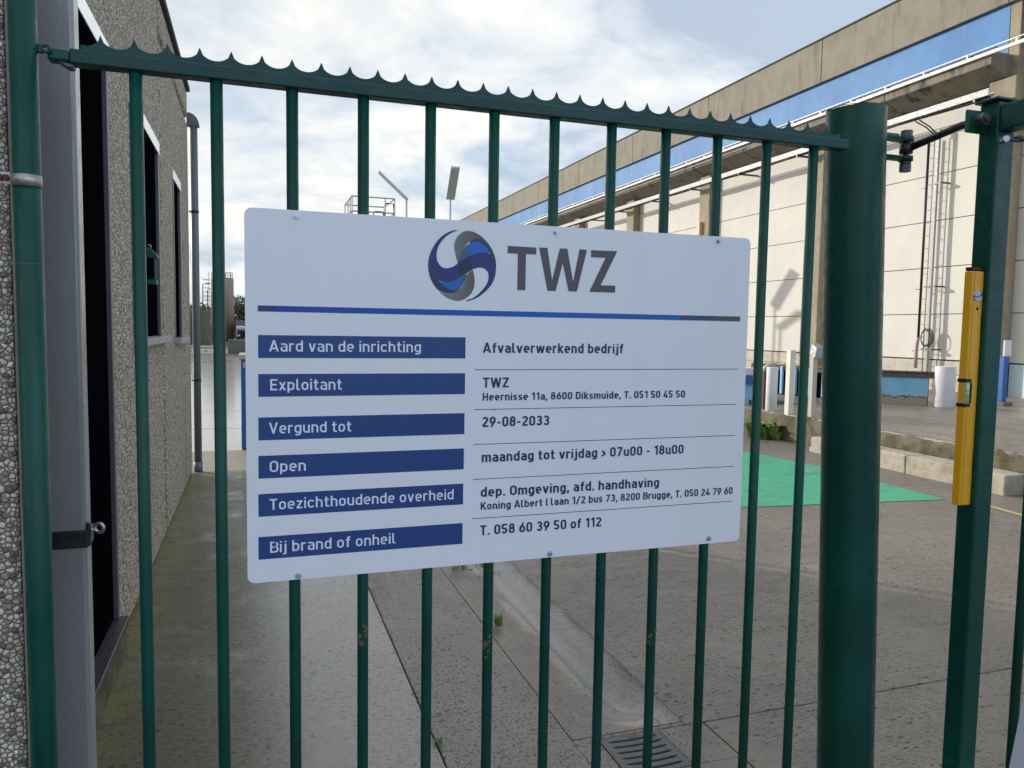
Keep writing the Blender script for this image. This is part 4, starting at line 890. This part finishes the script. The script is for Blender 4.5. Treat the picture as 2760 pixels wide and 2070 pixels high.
for k in range(9):
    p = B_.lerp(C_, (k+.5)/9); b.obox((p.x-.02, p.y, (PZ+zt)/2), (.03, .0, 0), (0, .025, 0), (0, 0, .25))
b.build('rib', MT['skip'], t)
b = MB(); e1 = A+(A-B_).normalized()*.18
b.tube([(e1.x, e1.y, zt), (B_.x, B_.y, zt), (C_.x, C_.y, zt)], .022, 10); b.build('rim', MT['rust'], t)
b = MB(); wallseg(b, e1, B_, zt-.085, zt-.022, .06); wallseg(b, B_, C_, zt-.085, zt-.022, .06); b.build('rim_beam', MT['steel_dark'], t)
# light blue skip left of the platform end
t = thing('blue_skip', (7.2, 10.9, G), 'light blue steel skip partly hidden behind the right edge of the sign', 'skip')
b = MB(); b.box(6.3, 7.93, 10.72, 11.9, G+.16, -.72); b.build('body', MT['skip'], t, bevel=.01)
b = MB(); b.box(6.26, 7.97, 10.68, 11.94, -.72, -.60); b.build('rim', MT['bollard'], t, bevel=.008)
b = MB(); b.box(7.70, 7.94, 10.64, 10.72, -.86, -.725); b.build('lifting_pocket', MT['blue_post'], t, bevel=.006)
for z in (G+.04, G+.10):
    b = MB(); b.box(6.3, 7.95, 10.66, 10.73, z, z+.045); b.build('skid', MT['skip'], t, bevel=.005)
b = MB(); b.tube([(6.6, 10.25, G+.045), (7.75, 10.15, G+.045)], .045, 12); tag(b.build('loose_pipe', MT['white_post']), 'short white pipe lying on the ground in front of the light blue skip', 'pipe')
b = MB(); b.box(7.62, 7.80, 10.2, 10.45, G, G+.40); tag(b.build('stone_block', MT['mossy'], bevel=.01), 'small mossy concrete block beside the light blue skip', 'block')

def tuft(name, cx, cy, cz, rad, n, hmin, hmax, mat, label, cat='grass', leafy=False, group=None):
    b = MB()
    for k in range(n):
        a = random.uniform(0, 6.28); r0 = rad*math.sqrt(random.random()); x, y = cx+r0*math.cos(a), cy+r0*math.sin(a); hh = random.uniform(hmin, hmax); w = hh*random.uniform(.03, .06) if not leafy else hh*.16
        lean = random.uniform(.1, .7)*hh; ld = random.uniform(0, 6.28); d = Vector((math.cos(ld), math.sin(ld), 0)); s = Vector((-d.y, d.x, 0))*w
        p0 = Vector((x, y, cz)); p1 = p0+d*lean*.35+Vector((0, 0, hh*.6)); p2 = p0+d*lean+Vector((0, 0, hh*(.95 if not leafy else .7)))
        b.add([p0-s*.4, p0+s*.4, p1+s, p1-s, p2], [(0, 1, 2, 3), (3, 2, 4)])
    return tag(b.build(name, mat), label, cat, group)
tuft('weed_clump', 6.86, 9.0, G, .22, 300, .10, .34, MT['grass'], 'bushy green weeds at the foot of the white square post', 'weeds', True)
tuft('weed_clump', 7.35, 9.9, G, .3, 90, .05, .14, MT['grass'], 'low scruffy weeds in front of the mossy concrete block', 'weeds', True)
tuft('grass_tuft', 1.165, 3.58, G-.012, .022, 60, .03, .075, MT['grass'], 'bright grass tuft growing in the drainage channel', 'grass tuft')
tuft('grass_tuft', 1.20, 4.50, G-.015, .05, 70, .02, .055, MT['grass'], 'straggly grass tuft in the channel under the lower edge of the sign', 'grass tuft')
tuft('grass_tuft', 1.40, 4.60, G-.04, .06, 70, .02, .06, MT['grass'], 'grass tuft at the right side of the channel just below the sign', 'grass tuft')
tuft('grass_tuft', .612, 2.58, G-.004, .02, 28, .015, .04, MT['grass'], 'tiny yellowish grass tuft in the slab joint near the lower picture border', 'grass tuft')

# drain grate with curved slots
t = thing('drain_grate', (1.306, 2.30, G), 'cast iron drain grate with long curved slots at the end of the channel', 'drain grate')
loops = [rect(1.183, 1.429, 2.192, 2.4345)]
for i in range(6):
    yc = 2.406-.0365*i; x0, x1 = 1.204, 1.408; up_, lo = [], []
    for k in range(13):
        u = k/12; x = x0+(x1-x0)*u; sag = -.007*(1-(2*u-1)**2); w = .0068*min(1, math.sqrt(max(0, 1-abs(2*u-1)**14))+.12)
        up_.append((x, yc+sag+w)); lo.append((x, yc+sag-w))
    loops.append(lo+up_[::-1])
outline('plate', MT['grate'], loops, 'xy', G-.016, G+.001, t, bevel=.0012)
b = MB(); b.box(1.19, 1.42, 2.20, 2.43, G-.055, G-.05); b.build('pit', MT['dark'], t)
def leaf(name, x, y, z, s, mat, label):
    b = MB(); n = 9
    for i in range(n):
        a = 2*math.pi*i/n; r_ = s*(1 if i % 2 else .55); b.v.append((x+r_*math.cos(a), y+.7*r_*math.sin(a), z+.004+.5*s*abs(math.sin(a*1.5))))
    b.v.append((x, y, z+.008)); 
    for i in range(n): b.f.append((i, (i+1) % n, n)); b.sm.append(False)
    tag(b.build(name, mat), label, 'leaf')
leaf('fallen_leaf', 1.318, 2.412, G+.004, .020, MT['leaf_orange'], 'orange dead leaf lying on the topmost slot of the drain grate')
leaf('fallen_leaf', 1.392, 2.395, G+.004, .015, MT['leaf_brown'], 'pale brown curled leaf at the right edge of the drain grate')
leaf('fallen_leaf', 1.262, 4.46, G-.012, .022, MT['leaf_brown'], 'brown leaf in the channel under the lower edge of the sign')
b = MB()
def crumb(x, y, z, s):
    v = [Vector((random.uniform(-1, 1), random.uniform(-1, 1), random.uniform(0, 1))).normalized()*s*random.uniform(.6, 1.2) for _ in range(6)]
    b.add([(x+q.x, y+q.y, z+q.z*.7) for q in v], [(0, 1, 2), (0, 2, 3), (1, 2, 4), (2, 3, 5), (0, 3, 5), (1, 4, 5), (0, 1, 5), (2, 4, 5)])
for _ in range(150): crumb(random.gauss(1.27, .045), random.uniform(2.8, 4.6), G-.026, random.uniform(.002, .0065))
for _ in range(160): crumb(1.550+random.gauss(0, .008), random.uniform(2.5, 5), G-.002, random.uniform(.002, .006))
for _ in range(110): crumb(random.uniform(-.55, 5.0), random.uniform(2.1, 8), G, random.uniform(.002, .007))
for _ in range(220): crumb(.609+random.gauss(0, .009), random.uniform(2.2, 5.5), G-.001, random.uniform(.002, .006))
for _ in range(40): crumb(random.gauss(6.7, .2), random.uniform(8.2, 8.7), G, random.uniform(.006, .02))
tag(b.build('ground_litter', MT['debris']), 'dark crumbs of dirt and leaf litter scattered over the concrete', 'litter', kind='stuff')

# ================================================================== FAR YARD
t = thing('blue_bin', (.2, 9.8, G), 'dark blue steel container with a beige label, left edge showing beside the sign', 'container')
b = MB(); b.box(-.155, .62, 9.555, 10.2, G+.01, -.42); b.build('body', MT['bin_blue'], t, bevel=.008)
b = MB(); b.box(-.18, .64, 9.53, 10.22, -.419, -.362); b.build('lid', MT['bin_label'], t, bevel=.008)
b = MB(); b.box(-.13, .3, 9.549, 9.5545, -.52, -.45); b.build('label_plate', MT['bin_label'], t)
t = thing('brown_silo', (-2.42, 66, G), 'tall brown round silo with a railing, far behind the second picket', 'silo')
b = MB(); b.tube([(-2.42, 66, G+.02), (-2.42, 66, 3.62), (-2.42, 66, 3.70)], [.88, .88, .80], 40); b.build('shell', MT['silo'], t)
b = MB()
for k in range(10): a = 2*math.pi*k/10; b.tube([(-2.42+.8*math.cos(a), 66+.8*math.sin(a), 3.68), (-2.42+.8*math.cos(a), 66+.8*math.sin(a), 4.1)], .02, 6)
b.ring((-2.42, 66, 4.1), (0, 0, 1), .8, .022, 28, 6); b.ring((-2.42, 66, 3.9), (0, 0, 1), .8, .018, 28, 6); b.build('railing', MT['steel_dark'], t)
b = MB()
for k in range(9): b.ring((-3.55, 65.6, .9+.32*k), (0, 0, 1), .28, .02, 16, 6)
for x in (-3.4, -3.2): b.tube([(x, 65.6, G), (x, 65.6, 4.1)], .02, 6)
b.build('caged_ladder', MT['steel_dark'], t)
def box_thing(name, dims, mat, label, cat, bev=.02, group=None):
    b = MB(); b.box(*dims); return tag(b.build(name, mat, bevel=bev), label, cat, group)
t = thing('yard_wall', (-6, 57, G), 'high streaked concrete yard wall left of the brown silo', 'wall')
b = MB()
for k in range(5): b.box(-12.6+1.95*k, -12.6+1.95*(k+1)-.04, 57, 57.4, G, 1.02 if k < 4 else .92)
b.build('wall', MT['farwall'], t, bevel=.03)
for k in range(5):
    b = MB(); x = -11.6+1.95*k; b.box(x-.18, x+.18, 56.7, 57, G, .75); b.build('buttress', MT['farwall'], t, bevel=.03)
t = thing('concrete_barrier', (.5, 41.6, G), 'low dark concrete barrier wall in front of the brown silo', 'barrier')
b = MB(); b.box(-1.30, 3.2, 41.2, 41.7, G, -.95); b.build('base', MT['barrier'], t, bevel=.03)
b = MB(); b.box(-1.25, .2, 41.25, 41.6, -.949, -.80); b.build('top_block', MT['farwall'], t, bevel=.03)
b = MB(); b.box(-14, -1.6, 48.6, 49.3, G-.02, G+.14); tag(b.build('far_kerb', MT['kerb'], bevel=.03), 'long pale kerb at the far end of the wet yard', 'kerb')
tuft('grass_strip', -2.8, 42.6, G, .9, 260, .06, .2, MT['grass'], 'strip of yellow green grass at the far end of the wet yard', 'grass')
t = thing('parked_truck', (-.6, 60, G), 'dark blue parked truck with a white cab roof right of the brown silo', 'truck')
b = MB(); b.box(-1.25, -.05, 59.2, 60.8, G+.45, -.42); b.build('cab', MT['truck'], t, bevel=.08)
b = MB(); b.box(-1.22, -.08, 59.25, 60.6, -.42, -.15); b.build('roof', MT['truck_white'], t, bevel=.08)
b = MB(); b.box(-1.12, -.18, 59.17, 59.2, -.95, -.52); b.build('windscreen', MT['glass'], t)
b = MB(); b.box(-1.3, .0, 61, 66, G+.6, .25); b.build('cargo_box', MT['barrier'], t, bevel=.05)
for x in (-1.15, -.15):
    b = MB(); b.tube([(x-.12, 60.0, G+.33), (x+.12, 60.0, G+.33)], .33, 20); b.build('wheel', MT['black'], t)
for x in (-1.08, -.22):
    b = MB(); b.box(x-.1, x+.1, 59.16, 59.2, G+.6, G+.72); b.build('headlight', MT['truck_white'], t, bevel=.02)
# railed tank platform whose top shows above the sign
t = thing('storage_tank', (3.7, 25.9, G), 'grey storage tank whose guard rails and hoses rise above the sign', 'tank')
b = MB(); b.tube([(3.67, 26.0, G), (3.67, 26.0, 2.95), (3.67, 26.0, 3.05)], [.9, .9, .8], 36); b.build('shell', MT['tank'], t)
b = MB(); b.box(2.97, 4.38, 24.98, 26.95, 3.06, 3.12); b.build('deck', MT['galv'], t)
b = MB(); cs = [(2.99, 25), (4.36, 25), (4.33, 26.9), (2.98, 26.9)]
for zz in (4.13, 3.66): b.tube([(*cs[0], zz), (*cs[1], zz)], .022, 8); b.tube([(*cs[1], zz), (*cs[2], zz)], .022, 8); b.tube([(*cs[2], zz), (*cs[3], zz)], .022, 8); b.tube([(*cs[3], zz), (*cs[0], zz)], .022, 8)
for x, y in cs+[(3.0, 25.6), (3.0, 26.2), (3.65, 26.9), (4.05, 25), (3.5, 25.02)]: b.tube([(x, y, 3.1), (x, y, 4.13)], .02, 8)
b.build('guard_rail', MT['galv'], t)
b = MB()
for dx, dz in ((0, 0), (.28, .28)):
    b.tube([(3.85+dx, 25.2, 3.1), (3.80+dx, 25.2, 3.35+dz), (3.72+dx*1.3, 25.2, 3.5+dz), (3.70+dx*1.3, 25.2, 3.65+dz), (3.76+dx*1.3, 25.2, 3.72+dz), (4.02+dx*1.2, 25.2, 3.72+dz), (4.10+dx*1.2, 25.2, 3.1)], .024, 8)
b.build('hose', MT['steel_dark'], t)
def lamp(px, py, zb, head_end, w, label):
    t = thing('yard_lamp', (px, py, G), label, 'street lamp', 'yard lamps')
    b = MB(); b.tube([(px, py, G), (px, py, zb)], .035, 10); b.build('pole', MT['lamp_body'], t)
    p0, p1 = Vector((px, py, zb)), Vector(head_end); d = p1-p0; L_ = d.length; d.normalize(); s = d.cross(Vector((0, 0, 1))).normalized(); n_ = s.cross(d).normalized()
    m = p0+d*(L_/2-.05); b = MB(); b.obox(m, d*(L_/2), s*w/2, n_*.04); b.build('lamp_head', MT['lamp_body'], t, bevel=.01)
    b = MB(); b.obox(m-n_*.047, d*(L_/2-.06), s*(w/2-.03), n_*.006); b.build('diffuser', MT['lamp_lens'], t)
    return t
lamp(6.29, 25.3, 4.34, (6.27, 24.55, 5.27), .30, 'white pole lamp with a steeply tilted head, right of the tank railing')
lamp(5.03, 26.5, 4.42, (4.08, 26.75, 5.33), .26, 'pole lamp whose long head slants left over the tank railing')
for x, y, zt_, lab in ((-4.0, 68, 3.2, 'thin far lamp mast left of the brown silo, the taller one'), (-3.7, 69, 2.8, 'thin far lamp mast left of the brown silo, the shorter one')):
    t = thing('lamp_mast', (x, y, G), lab, 'lamp mast', 'far lamp masts')
    b = MB(); b.tube([(x, y, G), (x, y, zt_), (x+.35, y, zt_+.12)], .045, 8); b.build('mast', MT['steel_dark'], t)
    b = MB(); b.box(x+.3, x+.75, y-.08, y+.08, zt_+.09, zt_+.17); b.build('lamp_head', MT['lamp_body'], t)

def tree(x, y, hh, rad, label, seed):
    random.seed(seed); t = thing('tree', (x, y, G), label, 'tree', 'far trees')
    b = MB(); b.tube([(x, y, G), (x+.05, y, G+hh*.35), (x-.05, y, G+hh*.7)], [.16, .12, .05], 10)
    for k in range(7):
        a = random.uniform(0, 6.28); z0 = G+hh*random.uniform(.3, .6); b.tube([(x, y, z0), (x+rad*.6*math.cos(a), y+rad*.6*math.sin(a), z0+hh*.22)], [.06, .02], 6)
    b.build('trunk', MT['bark'], t)
    b = MB(); cl = [(Vector((random.gauss(0, rad*.5), random.gauss(0, rad*.5), random.uniform(hh*.12, hh*.95))), rad*random.uniform(.28, .5)) for _ in range(34)]
    for c, r_ in cl:
        for _ in range(75):
            d = Vector((random.gauss(0, 1), random.gauss(0, 1), random.gauss(0, 1))).normalized()*r_*random.uniform(.5, 1.05); p = Vector((x, y, G))+c+d
            if p.z < G+.05: continue
            u = Vector((random.gauss(0, 1), random.gauss(0, 1), random.gauss(0, 1))).normalized(); v = u.orthogonal().normalized(); s = random.uniform(.07, .15); b.add([p-u*s, p+v*s*.6, p+u*s, p-v*s*.6], [(0, 1, 2, 3)])
    b.build('crown', MT['leaf_tree'], t)
tree(-1.0, 72, 3.9, 1.5, 'round green tree right of the brown silo, tallest of the far trees', 3)
tree(-4.4, 71, 2.9, 1.3, 'low green tree behind the yard wall left of the silo', 5)
tree(-.2, 78, 3.3, 1.6, 'far green tree half hidden by the left edge of the sign', 8)
tree(-6.2, 74, 3.1, 1.6, 'dense green tree behind the downpipe at the far yard wall', 11)
